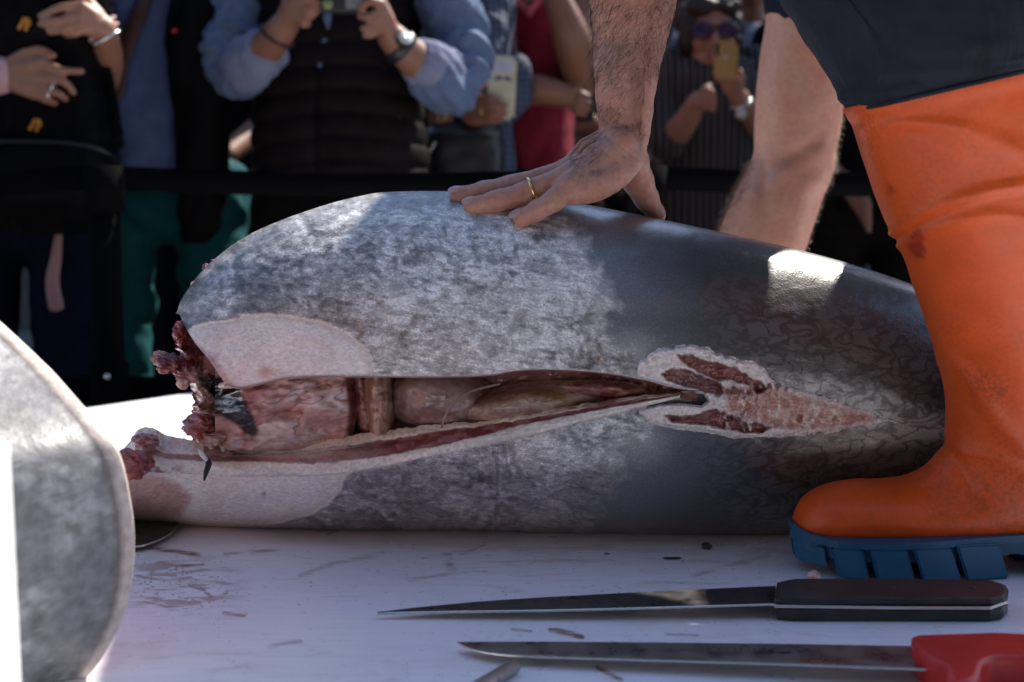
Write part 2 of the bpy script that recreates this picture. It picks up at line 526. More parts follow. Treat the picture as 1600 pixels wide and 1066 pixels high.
yA = crv([(180, 716), (192, 702), (205, 688), (214, 673), (228, 668), (245, 672), (262, 681), (300, 689), (330, 694), (420, 692), (520, 683), (600, 673), (700, 662), (770, 656), (800, 650), (900, 634), (1000, 618), (1092, 611.7)])

tuna = empty('tuna', (0.0, 1.45, T), 'gutted silver tuna without its head, slit belly towards the viewer', 'fish')

NC1, NC2, NC3 = 430, 190, 36
NU, NL, NB = 215, 165, 70
u1 = np.linspace(0, 1, NC1)
pxR = np.concatenate([np.linspace(1092, 1490, NC2 + 1)[1:], np.linspace(1490, 1960, NC3 + 1)[1:]])
vU = np.linspace(0, 1, NU); vL = np.linspace(0, 1, NL)
leftU = crv([(0, 275), (0.15, 276), (0.35, 280), (0.6, 288), (0.8, 305), (0.92, 330), (1.0, 352)])
colsU = leftU(vU)[None, :] + (1092 - leftU(vU))[None, :] * (u1**1.15)[:, None]
colsU = np.vstack([colsU, np.repeat(pxR[:, None], NU, 1)])
fU = 1 - np.cos(vU * np.pi / 2)
pyU = ytop(colsU) + (yU(colsU) - ytop(colsU)) * fU[None, :]
colsL = 150 + (1092 - 150) * u1[:, None] + 0 * vL[None, :]
colsL = np.vstack([colsL, np.repeat(pxR[:, None], NL, 1)])
pyL = yB(colsL) + (ybot(colsL) - yB(colsL)) * np.sin(vL * np.pi / 2)[None, :]
PX = np.concatenate([colsU, colsL], 1); PY = np.concatenate([pyU, pyL], 1)
NC = PX.shape[0]
YY = Yfront(PX, PY)
# where the fin patches were cut away the skin is missing: a shallow step
wob = (fbm(PX / 26, PY / 26, 3, 1) - 0.5) * 9
patU = [(276, 528), (296, 514), (330, 503), (371, 497), (373, 492), (440, 492), (500, 501), (545, 521), (575, 547), (583, 570), (579, 600), (440, 610), (370, 620), (340, 610), (300, 600)]
patL = [(140, 690), (560, 690), (548, 738), (536, 752), (533, 768), (512, 789), (478, 806), (420, 819), (340, 823), (260, 819), (140, 806)]
isU = np.zeros(PX.shape, bool); isU[:, :NU] = True
dU = sdf(PX + wob * .5, PY + wob * .5, patU); dL = sdf(PX + wob * .5, PY + wob * .5, patL)
dP = np.where(isU, dU, dL)
step = sstep(-3, 1, dP)
YY = YY + 0.0022 * (1 - step)
# soft dents and the worn, dimpled hide
YY += 0.0035 * (fbm(PX / 130, PY / 95, 3, 2) - 0.5) + 0.0012 * (fbm(PX / 22, PY / 16, 3, 4) - 0.5)
wnd = [(996, 600), (1004, 562), (1030, 549), (1050, 542), (1075, 540), (1100, 545), (1130, 557), (1165, 565), (1190, 575), (1205, 593), (1230, 605), (1270, 616), (1310, 629), (1350, 643), (1385, 656), (1350, 661), (1300, 673), (1240, 679), (1150, 682), (1090, 672), (1020, 659)]
YY = YY + 0.012 * sstep(1, -5, sdf(PX, PY, wnd)) * ((PX > 1092) | (np.abs(PY - yU(PX)) > 4))
front = P(PX, PY, YY)
# back half of the body
top = front[:, 0]; bot = front[:, -1]
ph = np.linspace(0, np.pi, NB + 2)[1:-1]
wback = Wd(PX[:, 0])[:, None] * np.sin(ph)[None, :] * 1.05
sback = (1 - np.cos(ph)) / 2
back = bot[:, None, :] * (1 - sback)[None, :, None] + top[:, None, :] * sback[None, :, None]
back[..., 1] += wback
back[..., 0] = np.maximum(back[..., 0], (308 - 800) / FPX * back[..., 1])
body = np.concatenate([front, back], 1)
NRW = NU + NL + NB
# ---- colours of the hide
n1 = fbm(PX / 60, PY / 45, 5, 1); n2 = fbm(PX / 18, PY / 15, 5, 3); n3 = fbm(PX / 200, PY / 120, 3, 5)
col = np.empty(PX.shape + (3,)); col[:] = (0.56, 0.535, 0.52)
col = col * (0.72 + 0.6 * fbm(PX / 95, PY / 60, 4, 7))[..., None]
col = mixc(col, (0.20, 0.185, 0.175), 0.9 * sstep(0.1, 0.7, n1) * sstep(680, 360, PX) * isU)
col = mixc(col, (0.84, 0.815, 0.82), 0.9 * sstep(430, 700, PX + 120 * (n3 - .5)) * sstep(1000, 860, PX) * sstep(310, 345, PY) * sstep(640, 420, PY) * isU)
col = mixc(col, (0.23, 0.215, 0.235), 0.75 * (~isU) * sstep(690, 760, PY))  # lower flap darkens downwards: its shading is painted into the hide colour
col = mixc(col, (0.55, 0.55, 0.58), 0.6 * (~isU) * sstep(820, 900, PX) * sstep(760, 680, PY))
col = mixc(col, (0.30, 0.22, 0.17), 0.75 * sstep(0.56, 0.68, n2) * sstep(70, 20, np.hypot((PX - 590) / 1.6, (PY - 505))))
bx = np.interp(PY, [300, 340, 400, 440, 480, 500, 540, 560, 600, 640, 690, 700, 740, 780, 815], [880, 895, 922, 945, 962, 938, 962, 1000, 1030, 1040, 1000, 962, 972, 945, 925])
dk = sstep(-26, 20, PX - bx + 60 * (n2 - 0.5) + 24 * (n1 - .5))
soft = sstep(-90, 60, PX - bx + 70 * (n1 - .5))
blue = np.array((0.038, 0.042, 0.055)); brown = np.array((0.050, 0.046, 0.045))
hide = np.empty_like(col); hide[:] = (0.135, 0.145, 0.175)
hide = mixc(hide, blue, sstep(0, 190, PX - bx))
hide = mixc(hide, brown, sstep(1120, 1260, PX))
hide = mixc(hide, (0.42, 0.42, 0.43), 0.7 * sstep(55, 10, np.hypot((PX - 985) / 1.3, PY - 555)))
hide = mixc(hide, (0.42, 0.42, 0.42), 0.75 * sstep(60, 5, np.hypot((PX - 995) / 1.3, PY - 690)))
tri = [(1195, 588), (1260, 592), (1330, 604), (1400, 625), (1485, 655), (1485, 690), (1360, 690), (1330, 655), (1250, 615)]
hide = mixc(hide, (0.36, 0.37, 0.36), 0.85 * sstep(14, -10, sdf(PX + 14 * (n2 - .5), PY + 14 * (n1 - .5), tri)))
tri2 = [(1230, 684), (1330, 676), (1400, 670), (1400, 690), (1330, 702), (1250, 700)]
hide = mixc(hide, (0.24, 0.22, 0.20), 0.8 * sstep(12, -6, sdf(PX + 14 * (n2 - .5), PY, tri2)))
col = mixc(col, hide, np.maximum(dk * 0.95, soft * 0.25))
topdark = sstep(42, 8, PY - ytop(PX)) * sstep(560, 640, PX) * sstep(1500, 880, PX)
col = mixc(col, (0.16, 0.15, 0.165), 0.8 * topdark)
# scuffed, uneven mottling: clumps and flecks of several sizes, strongest on the silver front half
wx = fbm(PX / 70, PY / 60, 4, 1) * 3.4; wy = fbm(PX / 65, PY / 55, 4, 3) * 3.4
mA = fbm(PX / 44 + wx, PY / 32 + wy, 6, 5); mB = fbm(PX / 15 + wx * 1.6, PY / 11 + wy * 1.6, 5, 2); mC = fbm(PX / 55 + PY / 26, PY / 6 - PX / 30 + wx, 5, 6)
sil = 1 - np.maximum(dk, soft * .4)
reg2 = 0.35 + 0.65 * sstep(0.35, 0.6, fbm(PX / 160, PY / 110, 3, 4))
col = col * (1 - 0.30 * sil * reg2 * sstep(0.50, 0.38, mA))[..., None]
col = mixc(col, np.minimum(col * 1.25, 0.92), sil * 0.7 * sstep(0.52, 0.62, mA))
mD = fbm(PX / 7.5 + wx, PY / 6 + wy, 4, 7)
col = col * (1 - 0.42 * sil * reg2 * sstep(0.44, 0.36, mD))[..., None]
col = mixc(col, np.minimum(col * 1.4, 0.92), sil * 0.7 * sstep(0.57, 0.65, mD))
col = col * (1 - 0.40 * sil * reg2 * sstep(0.46, 0.36, mB))[..., None]
col = mixc(col, np.minimum(col * 1.45, 0.92), sil * 0.75 * sstep(0.55, 0.64, mB))
col = mixc(col, np.minimum(col * 1.35, 0.92), sil * 0.6 * sstep(0.60, 0.66, mC))
col = col * (1 - 0.3 * sil * sstep(0.40, 0.34, mC))[..., None]
# bare pale tissue in the cut patches
bare = np.empty_like(col); bare[:] = (0.94, 0.91, 0.86)
bare = mixc(bare, (0.84, 0.82, 0.82), 0.8 * sstep(0.38, 0.62, n1))
bare = mixc(bare, (0.95, 0.92, 0.88), 0.7 * sstep(0.52, 0.62, fbm(PX / 7 + PY / 26, PY / 12 - PX / 60, 4, 2)))
bare = mixc(bare, (0.66, 0.45, 0.42), 0.22 * sstep(0.55, 0.68, fbm(PX / 34, PY / 26, 5, 4)))
bare = mixc(bare, (0.78, 0.63, 0.54), 0.6 * sstep(430, 320, PX) * isU * sstep(560, 520, PY))
bare = mixc(bare, (0.74, 0.68, 0.62), sstep(-14, -2, dP))
redL = [(150, 735), (250, 740), (285, 752), (296, 775), (285, 800), (240, 805), (150, 800)]
fib = fbm((PX + PY) / 6, (PX - PY) / 22, 4, 6)
rl = sstep(8, -10, sdf(PX + 22 * (n2 - .5), PY + 22 * (n1 - .5), redL)) * (~isU)
bare = mixc(bare, (0.46, 0.18, 0.15), rl * 0.7)
bare = mixc(bare, (0.70, 0.48, 0.44), rl * sstep(0.45, 0.62, fib) * 0.9)
redU = [(278, 512), (292, 530), (330, 556), (352, 590), (360, 612), (300, 610), (270, 560)]
ru = sstep(7, -6, sdf(PX + 22 * (n2 - .5), PY + 22 * (n1 - .5), redU)) * isU
bare = mixc(bare, (0.42, 0.20, 0.20), ru * 0.85)
bare = mixc(bare, (0.70, 0.52, 0.52), ru * sstep(0.5, 0.62, fib) * 0.8)
bare = mixc(bare, (0.60, 0.28, 0.22), 0.7 * sstep(14, 2, np.hypot((PX - 415) / 1.4, PY - 582)) * isU)
bare = mixc(bare, (0.25, 0.24, 0.30), 0.7 * sstep(6, 1, np.hypot(PX - 412, PY - 772)))
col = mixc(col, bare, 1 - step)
col = mixc(col, (0.80, 0.76, 0.74), 0.7 * np.exp(-((dP - 0.0) / 2.0)**2) * (PX > 300))
# blood spot, small marks, raw edge of the slit
col = mixc(col, (0.16, 0.012, 0.01), sstep(5.5, 2.5, np.hypot(PX - 935, PY - 560) + 4 * (n2 - .5)))
col = mixc(col, (0.36, 0.2, 0.15), 0.5 * sstep(9, 3, np.hypot(PX - 935, PY - 560)))
col = mixc(col, (0.13, 0.12, 0.13), 0.6 * sstep(3.5, 1.0, ldist(PX, PY, [(770, 706), (776, 725), (777, 760), (774, 830)])) * (~isU))
edge = np.where(isU, yU(PX) - PY, PY - yB(PX))
col = mixc(col, (0.66, 0.56, 0.52), 0.75 * sstep(4.0, 1.0, edge) * (PX < 1095) * (PX > 360))
cback = np.repeat(col[:, -1:], NB, 1) * 0 + np.array((0.10, 0.105, 0.125))
cback[:] += (0.12 * sstep(0.5, 0.0, sback))[None, :, None]
call = np.concatenate([col, cback], 1)
mott = np.concatenate([(1 - np.maximum(dk, soft * .5)) * step, np.full((NC, NB), 0.3)], 1)
verm = np.concatenate([sstep(1040, 1200, PX) * dk * 0.9 * sstep(20, 120, PY - ytop(PX)), np.zeros((NC, NB))], 1)
sleek = np.concatenate([dk * 0.9 + (0.3 * step + 0.5 * (1 - step)) * (1 - dk), np.full((NC, NB), 0.5)], 1)
bares = np.concatenate([1 - step, np.zeros((NC, NB))], 1)

f = quads(NC, NRW, wrap_c=True)
ci = np.arange(NC - 1)[:, None]; ri = np.arange(NRW)[None, :]
keep = np.ones((NC - 1, NRW), bool)
keep[:NC1 - 1, NU - 1] = False            # the open slit
# left of the head cut only the lower flap goes on: the back is closed by the neck cut
f = f[keep.ravel()]

def hide_mat():
    t = NT('tuna_hide'); vec = t.coord()
    a = t.attr('Col').outputs['Color']
    mo = t.attr('mott').outputs['Fac']; ve = t.attr('verm').outputs['Fac']; ba = t.attr('bare').outputs['Fac']
    v2 = t.coord((1, 1, 1.35), (0, 0.5, 0))
    p1 = t.noise(v2, 34, 8, 0.62, 0.9); f1 = t.ramp(p1, [(0.33, 0.66), (0.46, 0.94), (0.57, 1.04), (0.68, 1.2)])
    p1b = t.noise(t.coord((1, 1, 2.2), (0, 0.6, 0)), 130, 5, 0.6, 0.6); f1b = t.ramp(p1b, [(0.36, 0.60), (0.44, 0.95), (0.56, 1.0), (0.66, 1.38)])
    p1c = t.noise(t.coord((0.55, 1, 2.6), (0, -0.42, 0)), 85, 7, 0.7, 1.4); f1c = t.ramp(p1c, [(0.36, 0.78), (0.45, 0.98), (0.58, 1.0), (0.68, 1.25)])
    f1 = t.mix(t.mix(f1, f1b, 1.0, 'MULTIPLY'), f1c, 1.0, 'MULTIPLY')
    col = t.mix(a, t.mix(a, f1, 1.0, 'MULTIPLY'), mo)
    # dark worm-track lines on the rear flank
    p2 = t.noise(t.coord((0.55, 1, 1.0), (0, 0.2, 0)), 88, 1.4, 0.5, 0.6)
    r2 = t.math('ABSOLUTE', t.math('SUBTRACT', p2, 0.5))
    f2 = t.ramp(r2, [(0.0, 0.36), (0.035, 0.55), (0.08, 1.15), (0.13, 1.35)])
    col = t.mix(col, t.mix(col, f2, 1.0, 'MULTIPLY'), ve)
    # tiny bright scales
    vo = t.n('TexVoronoi', feature='F1'); vo.inputs['Scale'].default_value = 640; t.l(vec, vo.inputs['Vector'])
    sp = t.noise(vec, 520, 2); fs = t.ramp(sp, [(0.4, 0.82), (0.6, 1.1), (0.72, 1.7)])
    col = t.mix(col, t.mix(col, fs, 1.0, 'MULTIPLY'), t.ramp(ba, [(0.0, 0.75), (1.0, 0.1)]))
    # scratches
    sc1 = t.noise(t.coord((3, 3, 70), (0, 0.35, 0)), 6, 2); m = t.ramp(sc1, [(0.70, 0.0), (0.74, 0.35)])
    col = t.mix(col, (0.2, 0.19, 0.2), t.math('MULTIPLY', m, mo))
    bt = t.noise(t.coord((1, 1, 2), (0, .3, 0)), 210, 5, 0.65)
    col = t.mix(col, t.mix(col, t.ramp(bt, [(0.35, 0.8), (0.65, 1.15)]), 1.0, 'MULTIPLY'), ba)
    rg = t.mix(t.ramp(p1b, [(0.3, 0.46), (0.7, 0.32)]), 0.3, ba)
    nb = t.bump(p1, 0.3, 0.0015); nb0 = t.bump(p1b, 0.22, 0.0012); nb0 = t.bump(sp, 0.20, 0.0007, nb0); nb = t.bump(vo.outputs['Distance'], 0.3, 0.0009, nb)
    m = t.out(col, rg, nb, Specular_IOR_Level=0.6)
    sl = t.attr('sleek').outputs['Fac']
    t.l(sl, t.b.inputs['Coat Weight']); t.b.inputs['Coat Roughness'].default_value = 0.2; t.b.inputs['Coat IOR'].default_value = 1.5
    t.l(nb0, t.b.inputs['Coat Normal'])
    return m
M_hide = hide_mat()
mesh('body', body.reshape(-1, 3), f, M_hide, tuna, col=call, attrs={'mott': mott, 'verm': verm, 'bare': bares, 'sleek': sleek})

M_flesh = vmat('raw_flesh', 0.36, 0.5, 0.002, 240, 0.2, 260, coat=0.45, sss=0.08)
M_wet = vmat('wet_membrane', 0.22, 0.6, 0.003, 90, 0.25, 90, coat=0.8, sss=0.05)

# ---- lip of the upper edge: the belly wall seen end-on, turning inwards
n = 380
lx = np.linspace(353, 1092, n); rows = np.linspace(0, 1, 9)
LX = np.repeat(lx[:, None], 9, 1)
LY = yU(LX) + 5.0 * np.sin(rows * np.pi / 2)[None, :] * sstep(1092, 1000, LX) - 9 * rows[None, :]**3 + (fbm(LX / 10, rows[None, :] * 2, 2, 2) - .5) * 2.0 * rows[None, :]
LYY = Yfront(LX, yU(LX)) + 0.0005 + 0.03 * rows[None, :]**1.3
lc = np.empty(LX.shape + (3,)); lc[:] = (0.55, 0.42, 0.38)
lc = mixc(lc, (0.24, 0.07, 0.055), sstep(0.05, 0.4, rows)[None, :] * sstep(760, 830, LX))
lc = mixc(lc, (0.35, 0.16, 0.14), 0.6 * sstep(0.45, 0.6, fbm(LX / 20, rows[None, :] * 3, 3, 3)))
mesh('belly_edge', P(LX, LY, LYY).reshape(-1, 3), quads(n, 9), M_flesh, tuna, col=lc)

# ---- cut face of the lower belly wall: cream fat, a stripe of red meat, cream fat
n = 460; nr = 34
lx = np.linspace(180, 1092, n); rows = np.linspace(0, 1, nr)
LX = np.repeat(lx[:, None], nr, 1); RW = np.repeat(rows[None, :], n, 0)
LY = yA(LX) + (yB(LX) - yA(LX)) * RW + 7 * (fbm(LX / 11, 0 * LX, 4, 1) - .5) * (1 - RW)**2
yf = Yfront(LX, yB(LX))
thick = np.interp(LX, [180, 300, 800, 1000, 1092], [0.04, 0.032, 0.026, 0.014, 0.002])
LYY = yf + 0.0022 * (LX < 545) + thick * (1 - RW)**0.9
mid = np.interp(LX, [180, 260, 330, 545, 600, 700, 780, 900, 1092], [0.5, 0.52, 0.46, 0.48, 0.5, 0.46, 0.34, 0.35, 0.5]) + 0.10 * (fbm(LX / 60, 0 * LX, 2, 4) - .5)
wid = np.interp(LX, [180, 300, 420, 545, 700, 770, 800, 1092], [0.05, 0.09, 0.12, 0.2, 0.25, 0.2, 0.12, 0.12])
dm = (np.abs(RW - mid) - wid) / 0.05 + (fbm(LX / 9, RW * 14, 3, 2) - 0.5) * 1.6
meat = sstep(0.5, -0.5, dm)
lc = np.empty(LX.shape + (3,)); lc[:] = (0.92, 0.86, 0.76)
lc = mixc(lc, (0.86, 0.72, 0.62), 0.8 * sstep(0.35, 0.0, RW) * sstep(480, 560, LX))
lc = mixc(lc, (0.22, 0.045, 0.045), meat * np.interp(LX, [180, 300, 330, 560, 620], [0.4, 0.8, 0.75, 0.75, 1.0]))
lc = mixc(lc, (0.42, 0.19, 0.19), meat * sstep(0.5, 0.6, fbm(LX / 14, RW * 5, 3, 5)) * 0.7)
lc = mixc(lc, (0.66, 0.55, 0.52), meat * 0.9 * sstep(0.12, 0.04, np.abs(RW - mid + 0.08)) * sstep(560, 500, LX) * sstep(380, 430, LX))
lc = mixc(lc, (0.30, 0.08, 0.07), 0.85 * sstep(0.5, 0.62, fbm(LX / 26, RW * 3, 4, 1)) * sstep(780, 840, LX) * sstep(0.75, 0.2, RW))
redE = sstep(300, 215, LX + 60 * (fbm(LX / 25, RW * 4, 3, 6) - .5))
lc = mixc(lc, (0.38, 0.09, 0.085), redE * sstep(0.45, 0.6, fbm(LX / 16, RW * 5, 4, 3)))
LYY += -0.004 * np.sin(RW * np.pi) + 0.006 * (fbm(LX / 40, RW * 3, 4, 7) - .5) + 0.0015 * (fbm(LX / 8, RW * 7, 3, 2) - .5) - 0.008 * redE * (fbm(LX / 14, RW * 6, 4, 2) - .5) + 0.0015 * meat
mesh('belly_wall_cut', P(LX, LY, LYY).reshape(-1, 3), quads(n, nr), M_flesh, tuna, col=lc)
# inner side of the lower flap
rows = np.linspace(0, 1, 6)
LX = np.repeat(lx[:, None], 6, 1)
base = P(LX[:, :1], yA(LX[:, :1]), LYY[:, :1])
inner = base + np.array([0, 1, 0]) * (rows * 0.03)[None, :, None] + np.array([0, 0, -1]) * (rows**1.5 * 0.05)[None, :, None]
lc = np.empty(LX.shape + (3,)); lc[:] = (0.34, 0.17, 0.14)
mesh('flap_inside', inner.reshape(-1, 3), quads(n, 6), M_flesh, tuna, col=lc)

# ---- lining of the gut cavity
n = 420; nr = 90
lx = np.linspace(318, 1100, n); rows = np.linspace(0, 1, nr)
LX = np.repeat(lx[:, None], nr, 1); RW = np.repeat(rows[None, :], n, 0)
y0 = yU(np.minimum(LX, 1092)) - 30 * sstep(1100, 980, LX); y1 = yA(np.minimum(LX, 1092)) + 20 * sstep(1100, 980, LX)
LY = y0 + (y1 - y0) * RW
dep = np.interp(LX, [318, 400, 700, 950, 1100], [0.075, 0.085, 0.095, 0.055, 0.008])
ymid = np.clip((yU(np.minimum(LX, 1092)) + yB(np.minimum(LX, 1092))) / 2, 500, 760)
LYY = Yfront(LX, ymid) + dep * (0.35 + 0.65 * np.sin(np.clip(RW, 0, 1) * np.pi)**0.6)
cn = fbm(LX / 40, LY / 22, 5, 2); cn2 = fbm(LX / 12 + LY / 30, LY / 10, 4, 5)
LYY += 0.012 * (cn - .5) + 0.005 * (cn2 - .5)
lc = np.empty(LX.shape + (3,)); lc[:] = (0.34, 0.17, 0.15)
memb = sstep(375, 400, LX) * sstep(556, 544, LX)
lc = mixc(lc, (0.70, 0.50, 0.46), memb)
lc = mixc(lc, (0.78, 0.66, 0.62), memb * sstep(0.5, 0.62, cn))
lc = mixc(lc, (0.42, 0.13, 0.11), memb * sstep(0.56, 0.66, cn2) * 0.8)
blk = [(316, 588), (350, 600), (372, 610), (385, 640), (398, 668), (380, 676), (362, 655), (340, 640), (325, 615)]
lc = mixc(lc, (0.02, 0.02, 0.024), sstep(6, -4, sdf(LX + 16 * (cn2 - .5), LY + 12 * (cn - .5), blk)))
lc = mixc(lc, (0.05, 0.015, 0.012), sstep(14, 8, np.abs(LX - 562 + (LY - 640) * 0.12)))  # shade of the gap beside the fold, painted on as a dark band
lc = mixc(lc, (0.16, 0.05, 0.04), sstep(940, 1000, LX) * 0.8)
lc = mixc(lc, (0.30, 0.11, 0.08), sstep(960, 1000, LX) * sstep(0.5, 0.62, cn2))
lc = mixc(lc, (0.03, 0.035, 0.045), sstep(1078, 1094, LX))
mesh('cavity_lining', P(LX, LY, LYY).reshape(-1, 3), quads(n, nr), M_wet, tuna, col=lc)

# ---- organs inside
def organ(name, cx, cy, rx, ry, rot, Y, bulge, paint, label=None, amp=0.003):
    nr_, na = 40, 90
    r = np.linspace(0.001, 1, nr_); a = np.linspace(0, 2 * np.pi, na, endpoint=False)
    RR, AA = np.meshgrid(r, a, indexing='ij')
    x = RR * np.cos(AA) * rx; y = RR * np.sin(AA) * ry
    X = cx + x * math.cos(rot) - y * math.sin(rot); Yp = cy + x * math.sin(rot) + y * math.cos(rot)
    D = Y - bulge * np.sqrt(np.clip(1 - RR**2, 0, 1)) + 0.01 * RR**4 + amp * (fbm(X / 20, Yp / 16, 4, 3) - .5)
    c = paint(X, Yp)
    vn = np.abs(fbm(X / 30 + Yp / 45, Yp / 26 - X / 90, 4, 5) - .5)
    c = mixc(c, (0.22, 0.05, 0.035), 0.55 * sstep(0.03, 0.006, vn))
    c = mixc(c, (0.16, 0.03, 0.02), 0.55 * sstep(0.54, 0.68, fbm(X / 40, Yp / 26, 5, 1)))
    c = c * 0.9
    o = mesh(name, P(X, Yp, D).reshape(-1, 3), quads(nr_, na, wrap_c=True), M_wet, tuna, col=c)
    if label: o['label'] = label
def paint_fold(X, Y):
    c = np.empty(X.shape + (3,)); c[:] = (0.44, 0.22, 0.15)
    return mixc(c, (0.60, 0.38, 0.28), sstep(0.5, 0.6, fbm(X / 9, Y / 40, 3, 2)))
def paint_lobe(X, Y):
    c = np.empty(X.shape + (3,)); c[:] = (0.40, 0.26, 0.22)
    return mixc(c, (0.50, 0.35, 0.31), sstep(0.45, 0.62, fbm(X / 30, Y / 22, 4, 4)))
def paint_gonad(X, Y):
    c = np.empty(X.shape + (3,)); c[:] = (0.40, 0.29, 0.21)
    c = mixc(c, (0.48, 0.31, 0.25), sstep(0.5, 0.62, fbm(X / 32, Y / 18, 4, 6)))
    st = ldist(X, Y + 10 * (fbm(X / 14, Y / 14, 3, 2) - .5), [(735, 630), (775, 612), (810, 606), (850, 612), (880, 622)])
    c = mixc(c, (0.22, 0.12, 0.02), 0.85 * sstep(11, 3, st))
    st2 = ldist(X, Y + 8 * (fbm(X / 12, Y / 12, 3, 2) - .5), [(895, 612), (905, 600), (925, 602)])
    return mixc(c, (0.30, 0.15, 0.03), 0.8 * sstep(6, 2, st2))
def paint_red(X, Y):
    c = np.empty(X.shape + (3,)); c[:] = (0.40, 0.20, 0.16)
    return mixc(c, (0.24, 0.07, 0.05), sstep(0.48, 0.6, fbm(X / 22, Y / 12, 4, 6)))
def paint_peri(X, Y):
    c = np.empty(X.shape + (3,)); c[:] = (0.68, 0.45, 0.40)
    c = mixc(c, (0.76, 0.64, 0.60), sstep(0.42, 0.62, fbm(X / 55 + Y / 80, Y / 34, 4, 6)))
    c = mixc(c, (0.42, 0.17, 0.14), 0.6 * sstep(0.52, 0.68, fbm(X / 60 + Y / 30, Y / 26 - X / 200, 4, 3)))
    c = mixc(c, (0.34, 0.10, 0.08), 0.8 * sstep(0.035, 0.008, np.abs(fbm(X / 45 + Y / 40, Y / 28, 3, 2) - .5)))
    c = mixc(c, (0.36, 0.18, 0.15), 0.6 * sstep(655, 690, Y))
    k = fbm(X / 12, Y / 14, 3, 4) - .5
    c = mixc(c, (0.42, 0.15, 0.13), sstep(420, 385, X + 30 * k + 0.25 * (Y - 630)) * sstep(360, 385, X + 20 * k))
    blk = [(310, 575), (350, 590), (372, 606), (388, 640), (404, 672), (392, 684), (368, 662), (345, 650), (310, 640)]
    c = mixc(c, (0.018, 0.018, 0.022), sstep(5, -4, sdf(X + 18 * k, Y + 10 * k, blk)))
    return mixc(c, (0.33, 0.10, 0.08), sstep(16, 4, 555 - X + 0.15 * (Y - 640)))
n = 150; nr = 100
gx = np.linspace(0, 1, n)[:, None] + np.zeros((1, nr)); gy = np.linspace(0, 1, nr)[None, :] + np.zeros((n, 1))
LY = 572 + 132 * gy
LX = 336 + 220 * gx + 5 * np.sin((LY - 600) / 26) * gx - 6 * gx * gy
k1 = fbm(LX / 24 + LY / 60, LY / 14, 4, 3); k2 = fbm(LX / 60, LY / 30, 3, 5)
D = 1.345 + 0.03 * (gy - .45)**2 - 0.010 * (k1 - .5) - 0.026 * (k2 - .5) + 0.018 * sstep(0.93, 1.0, gx) + 0.03 * sstep(0.22, 0, gx)
mo_ = mesh('gut_membrane', P(LX, LY, D).reshape(-1, 3), quads(n, nr), M_wet, tuna, col=paint_peri(LX, LY))
mo_['label'] = 'pale pink glistening membrane at the front of the cavity'
organ('gut_fold', 592, 628, 26, 84, -0.05, 1.366, 0.034, paint_fold, 'orange brown folded tissue inside the cavity', 0.008)
organ('gut_fold', 569, 640, 16, 74, -0.16, 1.372, 0.022, paint_red, None, 0.008)
organ('stomach_lobe', 692, 626, 92, 58, 0.08, 1.372, 0.045, paint_lobe, 'grey pink lobe in the middle of the cavity', 0.004)
organ('gonad', 838, 632, 140, 40, -0.12, 1.362, 0.048, paint_gonad, 'tan lobe with an olive yellow streak', 0.003)
organ('gut_end', 962, 610, 105, 17, 0.06, 1.335, 0.022, paint_red, 'dark red tissue at the narrow end of the slit', 0.006)
tube('vein', P([690, 696, 706, 735, 780], [668, 650, 632, 612, 600], [1.324, 1.321, 1.3195, 1.3195, 1.321]), 0.0012, plain('vein_tissue', (0.36, 0.24, 0.2), 0.3), tuna, 8, sm=6)

# ---- ragged neck cut at the left end
n = 150; nr = 90
py_ = np.linspace(498, 697, n); rows = np.linspace(0, 1, nr)
lft = np.interp(py_, [498, 508, 520, 540, 560, 585, 600, 640, 660, 675, 690, 697], [283, 274, 272, 274, 283, 288, 296, 303, 297, 290, 303, 330])
rgt = np.interp(py_, [498, 530, 560, 590, 610, 640, 670, 697], [300, 330, 352, 372, 392, 402, 410, 425])
LYp = np.repeat(py_[:, None], nr, 1); RW = np.repeat(rows[None, :], n, 0)
jag = (fbm(py_ / 7, 0 * py_, 3, 4) - .5) * 16
LXp = (lft + jag)[:, None] * (1 - RW) + rgt[:, None] * RW
base = np.interp(LYp, [498, 560, 600, 697], [1.385, 1.372, 1.378, 1.39])
k1 = fbm(LXp / 15, LYp / 13, 5, 2); k2 = fbm(LXp / 7 + LYp / 20, LYp / 9, 4, 6)
LYYp = base + 0.028 * RW - 0.034 * (k1 - .5) - 0.012 * (k2 - .5) + 0.02 * sstep(0.12, 0, RW)
lc = np.empty(LXp.shape + (3,)); lc[:] = (0.36, 0.12, 0.11)
lc = mixc(lc, (0.62, 0.34, 0.32), sstep(0.47, 0.58, k1))
lc = mixc(lc, (0.24, 0.03, 0.03), 0.9 * sstep(0.55, 0.65, k2))
lc = mixc(lc, (0.55, 0.40, 0.30), 0.9 * sstep(20, 6, ldist(LXp, LYp, [(300, 585), (318, 610), (326, 630), (345, 650)]) + 8 * (k2 - .5)))
lc = mixc(lc, (0.025, 0.025, 0.03), sstep(6, -4, sdf(LXp + 14 * (k2 - .5), LYp + 10 * (k1 - .5), [(312, 590), (345, 588), (352, 615), (365, 650), (392, 668), (402, 640), (372, 600), (350, 620), (335, 625)])))
lc = mixc(lc, (0.68, 0.56, 0.54), 0.8 * sstep(0.6, 0.68, fbm(LXp / 10, LYp / 8, 4, 1)) * sstep(630, 660, LYp))
mesh('neck_cut', P(LXp, LYp, LYYp).reshape(-1, 3), quads(n, nr), M_flesh, tuna, col=lc)
